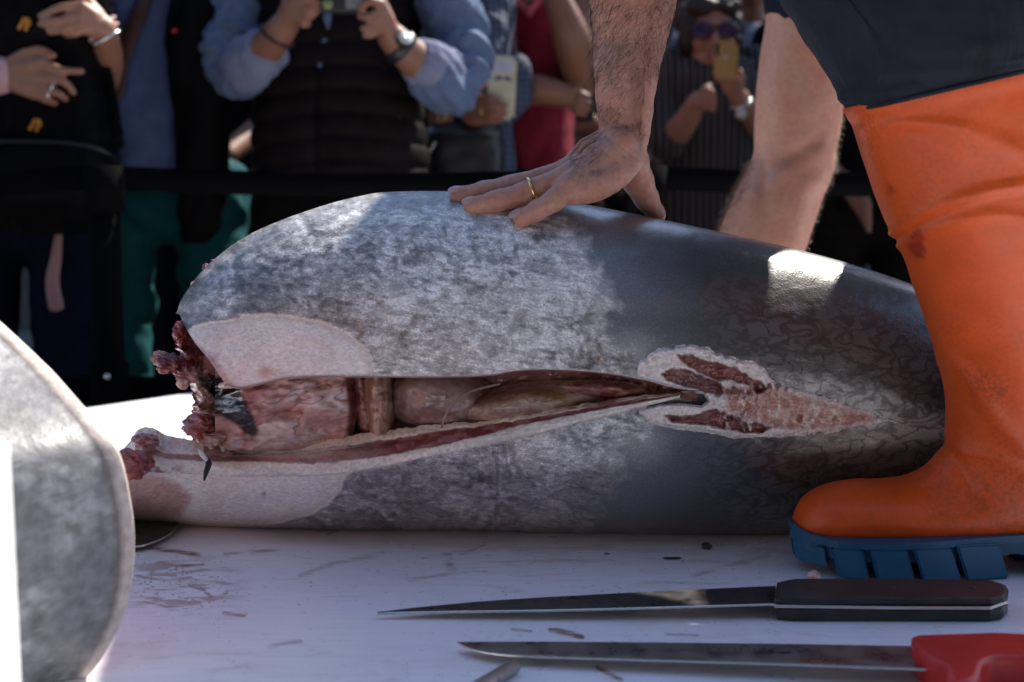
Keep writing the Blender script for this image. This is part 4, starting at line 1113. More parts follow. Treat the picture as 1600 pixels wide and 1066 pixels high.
RINGS = [  # front px, back px, half width m, depth
    (1325, 168, 1662, 84, .074, 1.245), (1345, 228, 1667, 165, .0735, 1.25), (1370, 300, 1672, 255, .072, 1.258), (1393, 358, 1677, 335, .069, 1.264),
    (1416, 405, 1682, 400, .066, 1.27), (1447, 495, 1690, 500, .060, 1.282), (1468, 560, 1696, 590, .055, 1.292), (1479, 625, 1702, 680, .051, 1.30),
    (1477, 680, 1714, 770, .049, 1.306), (1455, 722, 1712, 838, .048, 1.31), (1420, 745, 1640, 852, .049, 1.312), (1380, 752, 1540, 853, .050, 1.312),
    (1330, 752, 1440, 854, .050, 1.31), (1290, 760, 1350, 854, .046, 1.308), (1260, 777, 1292, 854, .037, 1.305), (1243, 805, 1252, 852, .022, 1.303), (1237, 836, 1239, 846, .006, 1.302)]
def make_boot(parent, off=(0, 0, 0), rz=0.0, label=None):
    Rg = np.array(RINGS)
    k = np.linspace(0, len(Rg) - 1, 170)
    S = np.stack([crv(list(zip(range(len(Rg)), Rg[:, j])))(k) for j in range(6)], -1)
    F = P(S[:, 0], S[:, 1], S[:, 5]); B = P(S[:, 2], S[:, 3], S[:, 5])
    na = 84
    a = np.linspace(0, 2 * np.pi, na, endpoint=False)
    ca, sa = np.cos(a), np.sin(a)
    pw = 2 / 2.25
    cx = np.sign(ca) * np.abs(ca)**pw; cy = np.sign(sa) * np.abs(sa)**pw
    mid = (F + B) / 2; h = (F - B) / 2
    V = mid[:, None, :] + h[:, None, :] * cx[None, :, None]
    wmod = 1 - 0.18 * np.maximum(0, -cx)[None, :] * sstep(6, 9, k)[:, None]
    V[..., 1] -= S[:, 4][:, None] * cy[None, :] * wmod
    X, Y = pix(V)
    nrm = np.zeros_like(V); nrm[..., 1] = -cy[None, :]; nrm += h[:, None, :] / np.linalg.norm(h, axis=1)[:, None, None] * cx[None, :, None]
    nrm /= np.linalg.norm(nrm, axis=2)[..., None]
    def ridge(line, w, amt):
        line = spline(line, 8)
        return 1.7 * amt * np.exp(-(ldist(X, Y, line) / w)**2)
    d = ridge([(1395, 365), (1430, 340), (1500, 312), (1560, 296), (1640, 284), (1700, 280)], 7, 0.0022)
    d += ridge([(1405, 385), (1440, 366), (1500, 346), (1560, 336), (1600, 342), (1660, 360)], 6, 0.0016)
    d += ridge([(1350, 200), (1420, 192), (1490, 197), (1550, 216), (1610, 248), (1680, 300)], 7, 0.0016)
    d -= ridge([(1398, 375), (1430, 352), (1500, 326), (1570, 309)], 5, 0.0012)
    d += ridge([(1500, 706), (1540, 712), (1590, 732), (1640, 760)], 8, 0.0016)
    d += ridge([(1480, 560), (1520, 600), (1560, 660), (1600, 700)], 14, 0.0018)
    d += 0.002 * sstep(3, 0.6, k)[:, None] * sstep(0.25, 0.6, k)[:, None] * 0
    d += 0.0022 * sstep(0.55, 0.2, k)[:, None]
    d += 0.004 * (fbm(X / 90, Y / 70, 3, 2) - .5)
    d -= 0.003 * np.exp(-(ldist(X, Y, [(1470, 690), (1500, 730), (1520, 780)]) / 12)**2)
    V = V + nrm * d[..., None]
    dirt = 0.03 + 0.14 * sstep(0.55, 0.72, fbm(X / 50, Y / 80, 4, 6)) + 0.45 * np.exp(-(np.hypot((X - 1590) / 1.5, Y - 770) / 70)**2) + 0.5 * np.exp(-(np.hypot(X - 1350, (Y - 210) * .6) / 26)**2) + 0.12 + 0.5 * np.exp(-(ldist(X, Y, [(1520, 590), (1560, 610)]) / 22)**2)
    w = 10 * (fbm(X / 9, Y / 9, 3, 4) - .5)
    blood = sstep(3, -2, sdf(X + w, Y + w, [(1424, 372), (1434, 360), (1443, 352), (1441, 372), (1446, 388), (1440, 402), (1427, 400), (1421, 388)])) * (0.45 + 0.6 * fbm(X / 8, Y / 8, 3, 1))
    blood = np.maximum(blood, 0.7 * sstep(3, -1, sdf(X + w * .5, Y + w * .5, [(1386, 300), (1393, 288), (1396, 294), (1390, 305)])))
    blood *= (cy[None, :] > 0)
    black = sstep(2.5, 0.5, ldist(X, Y, [(1394, 768), (1407, 760)]))
    blood = np.clip(blood, 0, 1)
    V = V.reshape(-1, 3)
    M = Matrix.Translation(off) @ Matrix.Translation((0.35, 1.3, T)) @ Matrix.Rotation(rz, 4, 'Z') @ Matrix.Translation((-0.35, -1.3, -T))
    Mn = np.array(M)
    def xf(v): return np.asarray(v) @ Mn[:3, :3].T + Mn[:3, 3]
    nr = len(k)
    Vin = V.reshape(nr, na, 3)[:30].copy(); cin = Vin.mean(1, keepdims=True); Vin = cin + (Vin - cin) * 0.95
    f1 = quads(nr, na, wrap_c=True)
    f2 = quads(30, na, wrap_c=True)[:, ::-1] + nr * na
    i = np.arange(na); j = (i + 1) % na
    f3 = np.stack([j, i, nr * na + i, nr * na + j], -1)
    allv = np.concatenate([V, Vin.reshape(-1, 3)])
    bo = mesh('boot', xf(allv), np.concatenate([f1, f2, f3]), M_orange, parent, attrs={'dirt': np.r_[dirt.ravel(), np.zeros(30 * na)], 'blood': np.r_[blood.ravel(), np.zeros(30 * na)]})
    if label: bo['label'] = label
    # sole: foot-shaped slab under the upper
    x0 = P(1231, 860, 1.303)[0]; x1 = P(1722, 860, 1.31)[0]
    L = x1 - x0
    u = np.linspace(0, 1, 44)
    hw = np.interp(u, [0, .015, .05, .12, .25, .4, .55, .7, .85, .95, .99, 1], [0.004, 0.016, .032, .044, .0525, .0515, .043, .039, .040, .036, .02, .006])
    yc = np.interp(u, [0, 1], [1.294, 1.302])
    hs = np.maximum(hw - 0.005 * sstep(0.02, 0.1, u) * sstep(1.0, .9, u), .003)
    near = np.stack([x0 + u * L, yc - hs], -1); far = np.stack([x0 + u * L, yc + hs], -1)[::-1]
    out = np.concatenate([near, far])
    uu = np.concatenate([u, u[::-1]])
    ztop = T + np.interp(uu, [0, .04, .1, .2, .5, .75, 1], [.044, .039, .036, .0355, .0375, .040, .043])
    zlow = T + np.interp(uu, [0, .04, .12, .2, .6, .66, .72, 1], [.030, .022, .018, .017, .017, .022, .018, .018])
    n = len(out)
    o2 = out.copy(); o2[:, 1] += np.sign(out[:, 1] - np.r_[yc, yc[::-1]]) * 0.0055
    rows = [np.c_[out, zlow], np.c_[out, zlow * .35 + ztop * .65], np.c_[o2, ztop - 0.006], np.c_[o2, ztop]]
    cb = np.c_[np.tile([[x0 + L / 2, 1.307]], (n, 1)), zlow.clip(T + .018)]; 
    V2 = np.concatenate(rows)
    fs = quads(4, n, wrap_c=True).tolist()
    half = len(u)
    for q in range(half - 1):
        a_, b_ = q, q + 1; c_, d_ = n - 2 - q, n - 1 - q
        fs.append([a_, d_, c_, b_]); fs.append([3 * n + a_, 3 * n + b_, 3 * n + c_, 3 * n + d_])
    so_ = mesh('sole', xf(V2), fs, M_sole, bo, smooth=False, attrs={'dirt': np.full(len(V2), .25), 'blood': np.zeros(len(V2))})
    # tread lugs, both sides
    def lug(pa, pb, top, lean, side, zb=0.0005):
        ua = (P(pa, 890, 1.27)[0] - x0) / L; ub = (P(pb, 890, 1.27)[0] - x0) / L
        pts = []
        vs = []
        for (q, z, dx) in ((ua, T + zb, lean), (ub, T + zb, lean), (ub, T + top, 0), (ua, T + top, 0)):
            hwq = np.interp(q, u, hw) + 0.0032
            for dep in (0.0, 0.030):
                vs.append((x0 + q * L + dx, np.interp(q, u, yc) - side * max(hwq - dep, 0.001), z))
        bm = bmesh.new(); bv = [bm.verts.new(xf(v)) for v in vs]
        for q in ((0, 2, 4, 6), (1, 7, 5, 3), (0, 1, 3, 2), (4, 5, 7, 6), (2, 3, 5, 4), (0, 6, 7, 1)):
            bm.faces.new([bv[i] for i in q])
        bmesh.ops.recalc_face_normals(bm, faces=bm.faces)
        bmesh.ops.bevel(bm, geom=bm.edges[:], offset=0.0018, segments=2, affect='EDGES')
        ob = bm_obj('lug', bm, M_sole, bo)
        return ob
    for side in (1, -1):
        lug(1243, 1282, .030, .004, side, .010)
        lug(1292, 1337, .030, .007, side, .002)
        lug(1346, 1403, .031, .009, side)
        lug(1412, 1472, .032, .011, side)
        lug(1481, 1550, .033, .011, side)
        lug(1615, 1655, .028, .0, side)
        lug(1668, 1712, .028, -.004, side)
    return bo

# ------------------------------------------------------------------ the worker pressing on the fish
wk = empty('person', (0.42, 1.31, T), 'worker in dark shorts and an orange boot pressing a hairy arm on the tuna', 'person')
make_boot(wk, label='orange rubber boot with a blue lugged sole and a blood stain')
make_boot(wk, (0.56, 0.50, 0.0), R(-12), label='second orange boot, behind to the right')
M_short = cloth('navy_work_shorts', (0.022, 0.026, 0.036), 1400, 18, 0.25, 0.8, 0.5)
def px3(px, py, Y): return P(px, py, Y)
def loft(name, rings, mat, parent, n=40, na=40, wr=0.0, seed=0, expo=2.2, col=None):
    """closed-side loft; rings = (left px, right px, py, depth, half depth)"""
    Rg = np.array(rings, float); k = np.linspace(0, len(Rg) - 1, n)
    S = np.stack([crv(list(zip(range(len(Rg)), Rg[:, j])))(k) for j in range(Rg.shape[1])], -1)
    a = np.linspace(0, 2 * np.pi, na, endpoint=False); pw = 2 / expo
    cx = np.sign(np.cos(a)) * np.abs(np.cos(a))**pw; cy = np.sign(np.sin(a)) * np.abs(np.sin(a))**pw
    A = P(S[:, 0], S[:, 2], S[:, 3]); B = P(S[:, 1], S[:, 2] if Rg.shape[1] < 6 else S[:, 5], S[:, 3])
    V = ((A + B) / 2)[:, None] + ((B - A) / 2)[:, None] * cx[None, :, None]
    V[..., 1] -= S[:, 4][:, None] * cy[None]
    if wr:
        w = fbm(k[:, None] * 1.1 + cx * 1.0 + 5, a[None, :] * 1.2 + 0 * k[:, None], 3, seed) - .5
        V = V + ((V - V.mean(1, keepdims=True)) / np.linalg.norm(V - V.mean(1, keepdims=True), axis=2, keepdims=True)) * (w * wr)[..., None]
    return V.reshape(-1, 3), quads(n, na, wrap_c=True)
# near leg of the shorts: hem hanging over the boot top, thigh leaning up and forwards
v, f = loft('x', [(1328, 1668, 176, 1.245, .080, 96), (1318, 1668, 160, 1.245, .082, 84), (1300, 1664, 128, 1.246, .085, 60), (1262, 1645, 62, 1.25, .088, 15), (1226, 1620, 0, 1.26, .092, -35), (1205, 1610, -90, 1.28, .098, -120), (1235, 1640, -190, 1.31, .104, -215)], M_short, wk, 60, 56, 0.012, 3)
sh1 = (v, f)
mesh('shorts_leg', v, f, M_short, wk)
# stitched seam and hem
seam = P([1372, 1378, 1366, 1340, 1310], [128, 100, 60, 20, -20], [1.175, 1.172, 1.174, 1.18, 1.19])
tube('seam', seam, 0.0011, M_short, wk, 6, sm=6)
hv = np.array(v).reshape(60, 56, 3)
tube('hem', np.vstack([hv[1], hv[1][:1]])[::2], 0.0022, M_short, wk, 6)
# pelvis, far leg, torso out of frame above (they carry the shadow over the fish)
hip = np.array([0.77, 1.46, T + 0.84])
far_knee = np.array([0.92, 1.86, T + 0.47])
b1 = tube_geo([hip + (-0.06, -0.14, -0.02), hip + (0.0, 0.0, 0.0), hip + (0.0, 0.30, -0.02)], [0.12, 0.115, 0.125], 18)
b2 = tube_geo([hip + (0.06, 0.28, -0.02), (hip + far_knee) / 2 + (0.05, 0.06, 0.02), far_knee], [0.12, 0.105, 0.09], 18)
b3 = tube_geo(spline([P(1420, -180, 1.30), P(1500, -330, 1.38), hip + (-0.06, -0.12, -0.03)], 4), [0.10, 0.104, 0.108, 0.11, 0.114, 0.118, 0.12, 0.122, 0.125], 18)
fused('shorts', [b1, b2, b3], 0.012, M_short, wk, 3, wrinkle=0.012, wscale=16)
M_shirt = cloth('black_work_shirt', (0.02, 0.02, 0.023), 1200, 14)
sL = np.array([0.37, 1.60, T + 0.90]); sR = np.array([0.52, 2.12, T + 1.00]); neck = np.array([0.38, 1.93, T + 1.06])
parts = [tube_geo(spline([hip + (-0.02, 0.02, 0.06), (hip + neck) / 2 + (-0.11, 0.05, 0.03), neck + (0.08, 0.02, -0.03)], 4), np.interp(np.arange(9), [0, 4, 8], [0.115, 0.165, 0.15]), 20),
         tube_geo([sL + (0.03, 0.03, 0), neck + (0.06, -0.01, -0.03), sR + (0.02, -0.04, 0)], [0.09, 0.13, 0.09], 18),
         tube_geo([sL + (0.02, 0.02, 0), sL * .6 + P(995, -160, 1.41) * .4 + (0, 0, 0.0), sL * .3 + P(995, -160, 1.41) * .7], [0.075, 0.066, 0.062], 16),
         tube_geo([sR + (0.02, 0, 0), sR + (0.035, 0.07, -0.16)], [0.075, 0.065], 16)]
fused('shirt', parts, 0.012, M_shirt, wk, 4, wrinkle=0.014, wscale=14)

# ---- arm and hand
M_armskin = skin('tanned_skin', (0.52, 0.275, 0.20), (0.50, 0.17, 0.12), 0.14, 0.5, sss=0.06)
J = lambda l: P([q[0] for q in l], [q[1] for q in l], [q[2] for q in l])
hand = []
fing = [
    (J([(888, 293, 1.352), (866, 313, 1.345), (839, 329, 1.343), (815, 340, 1.346)]), [.0122, .0112, .0102, .0088]),     # little
    (J([(882, 281, 1.370), (822, 302, 1.366), (776, 315, 1.364), (740, 323, 1.367)]), [.0132, .012, .0108, .0094]),     # ring
    (J([(874, 275, 1.392), (800, 292, 1.392), (756, 300, 1.392), (718, 306, 1.394)]), [.0132, .012, .0108, .0093]),     # middle
    (J([(884, 276, 1.416), (815, 290, 1.418), (772, 297, 1.420), (738, 301, 1.422)]), [.0115, .0102, .0092, .0082]),     # index
    (J([(984, 250, 1.42), (998, 284, 1.44), (1012, 314, 1.45), (1026, 335, 1.457)]), [.019, .016, .0125, .0095])]    # thumb
for p, r in fing:
    hand.append(tube_geo(spline(p, 6), np.interp(np.linspace(0, 3, 19), range(4), r) * (1 + 0.05 * np.cos(np.linspace(0, 3, 19) * 2 * np.pi)), 16))
wr = [(968, 226, 1.385), (972, 222, 1.395), (976, 218, 1.405), (980, 222, 1.412)]
for (p, r), w in zip(fing[:4], wr):
    w3 = P(*w)
    m = (p[0] + w3) / 2 + np.array([0, 0, -0.003])
    hand.append(tube_geo(spline([p[0], m, w3], 6), np.linspace(r[0] * 1.08, 0.019, 13), 16))
hand.append(tube_geo(spline(J([(893, 301, 1.352), (925, 292, 1.356), (955, 272, 1.374), (976, 244, 1.392)]), 6), np.linspace(.0125, .0205, 19), 16))   # heel of the hand
hand.append(tube_geo(spline(J([(905, 292, 1.385), (945, 270, 1.395), (975, 240, 1.40)]), 6), np.linspace(.013, .021, 13), 16))
hand.append(tube_geo(spline(J([(1000, 290, 1.44), (985, 262, 1.428), (980, 232, 1.41)]), 6), np.linspace(.013, .020, 13), 16))
# tendons on the back of the hand
for p0, w in zip([fing[1][0][0], fing[2][0][0], fing[0][0][0]], [(955, 205, 1.392), (958, 200, 1.40), (955, 215, 1.383)]):
    hand.append(tube_geo([p0 + (0, 0, 0.006), (p0 + P(*w)) / 2 + (-.003, 0, 0.0095), P(*w)], [.0045, .0042, .004], 8))
# forearm: wrist to elbow
fa = [(936, 1013, 222), (935, 1018, 196), (931, 1022, 160), (928, 1029, 120), (926, 1040, 70), (922, 1054, 20), (916, 1066, -40), (912, 1074, -110), (918, 1072, -160)]
cen = np.array([P((a + b) / 2, c, 1.40 + 0.01 * (c < 100)) for a, b, c in fa]); rad = np.array([np.linalg.norm(P(a, c, 1.40) - P(b, c, 1.40)) / 2 for a, b, c in fa])
kk = np.linspace(0, len(fa) - 1, 50)
path = np.stack([crv(list(zip(range(len(fa)), cen[:, j])))(kk) for j in range(3)], -1)
rr_ = crv(list(zip(range(len(fa)), rad)))(kk)
dep = np.interp(kk, [0, 2, 5, 8], [0.78, 0.85, 0.98, 1.0])
hand.append(tube_geo(path, np.stack([rr_, rr_ * dep], -1), 28, flat=(0, 1, 0)))
CORE = [tube_geo(spline([path[-1], (path[-1] + sL) / 2 + (0, 0, -0.01), sL], 5), np.linspace(.045, .05, 11), 14), tube_geo(spline([sL, neck + (0.03, -0.02, -0.03), sR + (0, -0.03, -0.02)], 5), [.045] * 11, 12)]
# tendons and veins of the wrist
hand.append(tube_geo(spline(J([(1004, 205, 1.372), (1010, 165, 1.367), (1012, 130, 1.365)]), 5), [.0035] * 11, 8))
# head, neck and the other arm (out of frame), part of the same body
hdc = neck + np.array((0.10, 0.10, 0.15))
o1 = tube_geo([neck + (0.02, 0, 0), hdc + (-0.02, -0.02, -0.05)], [0.06, 0.056], 14)
hd = ell_geo(hdc, (0.092, 0.078, 0.112)); nose = ell_geo(hdc + (-0.10, 0, -0.01), (0.018, 0.014, 0.02)); jaw = ell_geo(hdc + (-0.04, 0.0, -0.07), (0.055, 0.052, 0.045))
ear1 = ell_geo(hdc + (0, -0.08, 0), (0.02, 0.01, 0.03)); ear2 = ell_geo(hdc + (0, 0.08, 0), (0.02, 0.01, 0.03))
arm2 = tube_geo(spline([sR, sR + (0.03, 0.10, -0.24), sR + (0.12, 0.05, -0.16), sR + (0.16, -0.02, -0.06)], 5), np.linspace(.05, .03, 16), 14)
OTHER = [o1, hd, nose, jaw, ear1, ear2, arm2] + [tube_geo([sR + (0.16, -0.02, -0.06), sR + (0.17, -0.09 + .01 * i, -0.03 + .015 * i), sR + (0.15, -0.14 + .01 * i, -0.01 + .015 * i)], [.014, .011, .009], 8) for i in range(4)] + [tube_geo([sR + (0.16, -0.02, -0.06), sR + (0.13, -0.06, -0.04)], [.014, .01], 8)]
av, af = fuse(hand + CORE + OTHER, 0.0017, 5, 0.5)
X, Y = pix(av)
me_t = bpy.data.meshes.new('t'); me_t.from_pydata(av.tolist(), [], af)
an = np.empty(len(av) * 3); me_t.vertices.foreach_get('normal', an); an = an.reshape(-1, 3); bpy.data.meshes.remove(me_t)
# creases at the wrist and over the finger joints
cre = np.zeros(len(av))
for ln, w, s in [([(948, 214), (975, 232), (1000, 250)], 2.2, .0010), ([(955, 224), (978, 244), (992, 258)], 2.2, .0009), ([(938, 232), (960, 248), (985, 268)], 2.0, .0007), ([(900, 300), (912, 292), (918, 280)], 1.8, .0009), ([(892, 296), (902, 286), (906, 276)], 1.8, .0009), ([(864, 306), (872, 318)], 1.5, .0008), ([(836, 322), (842, 335)], 1.5, .0007), ([(818, 297), (826, 311)], 1.6, .0008), ([(773, 310), (778, 325)], 1.5, .0007), ([(797, 286), (803, 298)], 1.6, .0007)]:
    cre += s * np.exp(-(ldist(X, Y, ln) / w)**2)
cre += 0.0016 * (fbm(X / 28, Y / 20, 3, 3) - .5) + 0.0008 * (fbm(X / 9 + Y / 20, Y / 7, 3, 5) - .5)
av = av - an * cre[:, None]
mesh('body', av, af, M_armskin, wk)
hv_, hf_ = ell_geo(hdc + np.array((0.015, 0.0, 0.03)), (0.092, 0.084, 0.108))
mesh('hair', hv_, hf_, plain('dark_hair', (0.02, 0.014, 0.01), 0.6, bump=0.8, bdist=0.004), wk)
# finger nails
M_nail = plain('finger_nail', (0.50, 0.30, 0.25), 0.3, 0.08)
for (p, r), n_, ky in zip(fing[:3], (1, 1, 1), (0.7, .6, .6)):
    t = p[3] - p[2]; t /= np.linalg.norm(t)
    up = np.array([0, -ky, 1.0]); up -= t * (up @ t); up /= np.linalg.norm(up); sd_ = np.cross(t, up)
    Mx = np.stack([t, sd_, up], 1)
    v, f = ell_geo((0, 0, 0), (0.0074, 0.0062, 0.0018), Mx, 16, 10)
    mesh('finger_nail', v + p[3] + up * r[3] * 0.84 + t * 0.0028, f, M_nail, wk)
# wedding ring on the ring finger
rp = fing[1][0]; t = rp[1] - rp[0]; t /= np.linalg.norm(t)
rc = rp[0] * 0.14 + rp[1] * 0.86
a_ = np.cross(t, (0, 0, 1)); a_ /= np.linalg.norm(a_); b_ = np.cross(t, a_)
an2 = np.linspace(0, 2 * np.pi, 28)
M_gold = plain('gold', (0.85, 0.58, 0.25), 0.22, 0.05, Metallic=1.0)
ringp = [rc + (a_ * math.cos(q) + b_ * math.sin(q)) * 0.0129 for q in an2]
tube('wedding_ring', np.array(ringp), 0.0016, M_gold, wk, 10)
# arm hair
def hairs(name, vv, nn, sel, dirf, N, lmin, lmax, rad, mat, parent, lift=0.35, seed=1):
    g = np.random.default_rng(seed)
    idx = np.flatnonzero(sel)
    idx = g.choice(idx, N, replace=True)
    base = vv[idx] + g.normal(0, 0.0006, (N, 3)); nr = nn[idx]
    d = dirf(vv[idx], nr, g)
    d = d + nr * lift + g.normal(0, 0.25, (N, 3)); d /= np.linalg.norm(d, axis=1)[:, None]
    L = g.uniform(lmin, lmax, N)[:, None]
    curl = g.normal(0, 0.35, (N, 3)) - nr * 0.35
    pts = [base, base + d * L * .4, base + d * L * .75 + curl * L * .14, base + d * L + curl * L * .36]
    s = np.cross(d, nr); s /= np.linalg.norm(s, axis=1)[:, None] + 1e-9; u = np.cross(s, d)
    V = []
    for p, r in zip(pts[:3], (1, .85, .6)):
        for q in (0, 2.094, 4.189):
            V.append(p + (s * math.cos(q) + u * math.sin(q)) * rad * r)
    V.append(pts[3])
    V = np.stack(V, 1).reshape(-1, 3)
    F = []
    for r in range(2):
        for q in range(3):
            a, b = r * 3 + q, r * 3 + (q + 1) % 3
            F += [(a, b, b + 3), (a, b + 3, a + 3)]
    for q in range(3): F.append((6 + q, 6 + (q + 1) % 3, 9))
    F = np.array(F)
    F = (F[None] + (np.arange(N) * 10)[:, None, None]).reshape(-1, 3)
    o = mesh(name, V, F, mat, parent, smooth=True)
    o['kind'] = 'stuff'
    return o
M_hair = plain('body_hair', (0.022, 0.012, 0.008), 0.45, 0.1)
dens = fbm(X / 30, Y / 30, 2, 3)
sel = (Y < 232) & (Y > -60) & (X > 905) & (dens > 0.30 + 0.25 * sstep(120, 215, Y)) & ((X < 1008) | (Y < 120)) & (an[:, 1] < 0.75)
def adir(v, n, g):
    d = np.tile(np.array([[-0.45, 0.0, -0.65]]), (len(v), 1)); d[:, 0] += g.normal(0, 0.35, len(v)); return d - n * (d * n).sum(1)[:, None]
hairs('arm_hair', av, an, sel, adir, 3600, .007, .019, .000105, M_hair, wk, 0.25)
sel = (Y > 205) & (Y < 275) & (X > 895) & (X < 945) & (an[:, 1] < 0.4) & (an[:, 2] > -0.2)
hairs('hand_hair', av, an, sel, adir, 330, .006, .013, .00012, M_hair, wk, 0.2, 2)

# ------------------------------------------------------------------ second worker: bare leg behind the fish
w2 = empty('person', (P(1150, 670, 2.05)[0], 2.05, T), 'bare-legged worker in navy shorts standing behind the tuna', 'person')
D2 = 2.05
rg = [(1225, 1385, -120, D2, .075), (1203, 1352, -20, D2, .072), (1196, 1338, 40, D2, .068), (1186, 1327, 100, D2, .063), (1180, 1318, 165, D2, .058), (1179, 1312, 205, D2, .054), (1178, 1304, 238, D2, .052), (1168, 1298, 265, D2, .052), (1150, 1287, 300, D2, .052), (1134, 1275, 340, D2, .051), (1118, 1257, 390, D2, .049), (1110, 1235, 450, D2, .044), (1110, 1212, 530, D2, .036), (1116, 1190, 600, D2, .033), (1118, 1192, 640, D2, .034)]
lv, lf = loft('x', rg, None, None, 190, 96, 0, 0, 2.05)
X2, Y2 = pix(lv)
cenl = np.repeat(lv.reshape(190, 96, 3).mean(1), 96, 0); ln_ = lv - cenl; ln_ /= np.linalg.norm(ln_, axis=1)[:, None]
q = np.zeros(len(lv))
q += 0.005 * np.exp(-(ldist(X2, Y2, [(1282, 235), (1292, 262), (1284, 285)]) / 16)**2)       # knee cap
q -= 0.004 * np.exp(-(ldist(X2, Y2, [(1190, 285), (1215, 255), (1240, 240), (1270, 226)]) / 12)**2)
q += 0.003 * np.exp(-(ldist(X2, Y2, [(1200, 285), (1225, 262)]) / 10)**2)
q -= 0.0025 * np.exp(-(ldist(X2, Y2, [(1190, 250), (1196, 300), (1192, 380)]) / 9)**2)
q += 0.003 * np.exp(-(ldist(X2, Y2, [(1258, 290), (1250, 330), (1240, 380)]) / 14)**2)
q += 0.003 * (fbm(X2 / 50, Y2 / 60, 3, 2) - .5)
lv = lv + ln_ * q[:, None]
M_legskin = skin('pale_leg_skin', (0.50, 0.26, 0.18), (0.46, 0.17, 0.11), 0.10, 0.35, sss=0.06)
hipz = P(1470, -540, D2)
oth = [tube_geo(spline([hipz + (0.16, 0.1, -0.12), hipz + (0.22, 0.14, -0.36), hipz + (0.17, 0.16, -0.78)], 6), np.linspace(.08, .042, 13), 14)]
hd2 = np.array([hipz[0] + 0.20, D2 + 0.06, hipz[2] + 0.64])
oth2 = [tube_geo([hd2 + (-0.02, 0, -0.2), hd2 + (0, 0, -0.06)], [.06, .055], 12), ell_geo(hd2 + (0.01, 0, 0.02), (.092, .075, .115)), ell_geo(hd2 + (0.10, 0, 0.0), (.02, .014, .018)), ell_geo(hd2 + (0.0, -.078, 0.0), (.02, .01, .03)), ell_geo(hd2 + (0.0, .078, 0.0), (.02, .01, .03)), ell_geo(hd2 + (0.04, 0, -0.07), (.055, .05, .04))]
sh2 = hipz + np.array((0.14, 0.0, 0.46))
armb = []
for s in (-1, 1):
    a0 = sh2 + (0, 0.19 * s, 0); e0 = a0 + (0.10, 0.05 * s, -0.27); w0 = e0 + (0.22, -0.06 * s, -0.08)
    armb.append(tube_geo(spline([a0, e0, w0], 6), np.linspace(.046, .028, 13), 12))
    armb.append(ell_geo(w0 + (0.04, 0, -0.01), (.05, .022, .035)))
    for i in range(4):
        armb.append(tube_geo([w0 + (0.07, -.02 + .014 * i, 0.02 - .014 * i), w0 + (0.115, -.02 + .012 * i, 0.005 - .014 * i), w0 + (0.13, -.03 + .012 * i, -0.025 - .01 * i)], [.009, .0085, .007], 8))
    armb.append(tube_geo([w0 + (0.03, 0, 0.03), w0 + (0.07, -.02 * s, 0.055)], [.011, .008], 8))
core2 = [tube_geo(spline([lv[:96].mean(0), hipz + (0, 0, -0.05), sh2, hd2 + (-.02, 0, -.19)], 5), [.06] * 16, 12), tube_geo([hipz + (0, 0, -0.05), hipz + (0.16, 0.1, -0.12)], [.06, .06], 12), tube_geo([sh2 + (0, -.19, 0), sh2 + (0, .19, 0)], [.045, .045], 12)]
legc = lf.tolist() + [list(range(96)), list(range(189 * 96, 190 * 96))[::-1]]
bv, bf = fuse([(lv, legc)] + oth + oth2 + armb + core2, 0.004, 3)
mesh('body', bv, bf, M_legskin, w2)
M_short2 = cloth('dark_navy_shorts', (0.012, 0.014, 0.026), 1400, 18, 0.2, 0.85, 0.5)
v, f = loft('x', [(1206, 1372, 36, D2, .083, 16), (1195, 1368, 10, D2, .086, 0), (1190, 1366, -40, D2, .09, -50), (1215, 1415, -160, D2, .10, -170), (1290, 1510, -330, D2 + .03, .12, -330), (1350, 1590, -480, D2 + .05, .14, -480)], None, None, 40, 48, 0.012, 6)
mesh('shorts_leg', v, f, M_short2, w2)
fused('shorts', [tube_geo([hipz + (0.02, -0.02, 0.02), hipz + (0.06, 0.12, 0.02)], [.15, .15], 16), tube_geo([hipz + (0.10, 0.10, 0.0), hipz + (0.2, 0.13, -0.3)], [.13, .10], 16)], 0.012, M_short2, w2, 3, wrinkle=.01)
fused('shirt', [tube_geo([hipz + (0.03, 0.04, 0.05), hipz + (0.08, 0.03, 0.26), sh2 + (0, 0, 0.0)], [(.15, .17), (.14, .17), (.12, .17)], 20, flat=(0, 1, 0)), tube_geo([sh2 + (0, -.19, 0), sh2 + (0, .19, 0)], [.075, .075], 14)] + [tube_geo([sh2 + (0, .19 * s, 0), sh2 + (0.06, .22 * s, -0.16)], [.075, .065], 14) for s in (-1, 1)], 0.012, M_shirt, w2, 3, wrinkle=.012)
mesh('hair', *ell_geo(hd2 + np.array((-0.012, 0, 0.045)), (.096, .082, .10)), plain('black_hair', (0.015, 0.011, 0.009), 0.55, bump=0.8, bdist=0.004), w2)
for dx, dy in ((0.0, 0.0), (hipz[0] + 0.17 - P(1155, 640, D2)[0], 0.16)):
    p = P(1155, 640, D2) + np.array([dx, dy, 0]); z0 = T
    fused('shoe', [tube_geo([(p[0] - .03, p[1], z0 + .045), (p[0] + .05, p[1], z0 + .04), (p[0] + .15, p[1], z0 + .03), (p[0] + .18, p[1], z0 + .026)], [.045, .044, .034, .024], 14), tube_geo([(p[0], p[1], z0 + .05), (p[0], p[1], z0 + .10)], [.045, .042], 14)], 0.007, plain('black_shoe_rubber', (0.02, 0.02, 0.02), 0.5), w2, 3)
n_l = ln_
selc = (Y2 > 250) & (Y2 < 470) & (X2 < np.interp(Y2, [250, 300, 390, 470], [1182, 1166, 1140, 1130]))
M_blond = plain('leg_hair', (0.16, 0.09, 0.045), 0.4, 0.1)
def ldir(v, n, g):
    d = np.tile(np.array([[-0.35, 0.0, -0.5]]), (len(v), 1)); return d
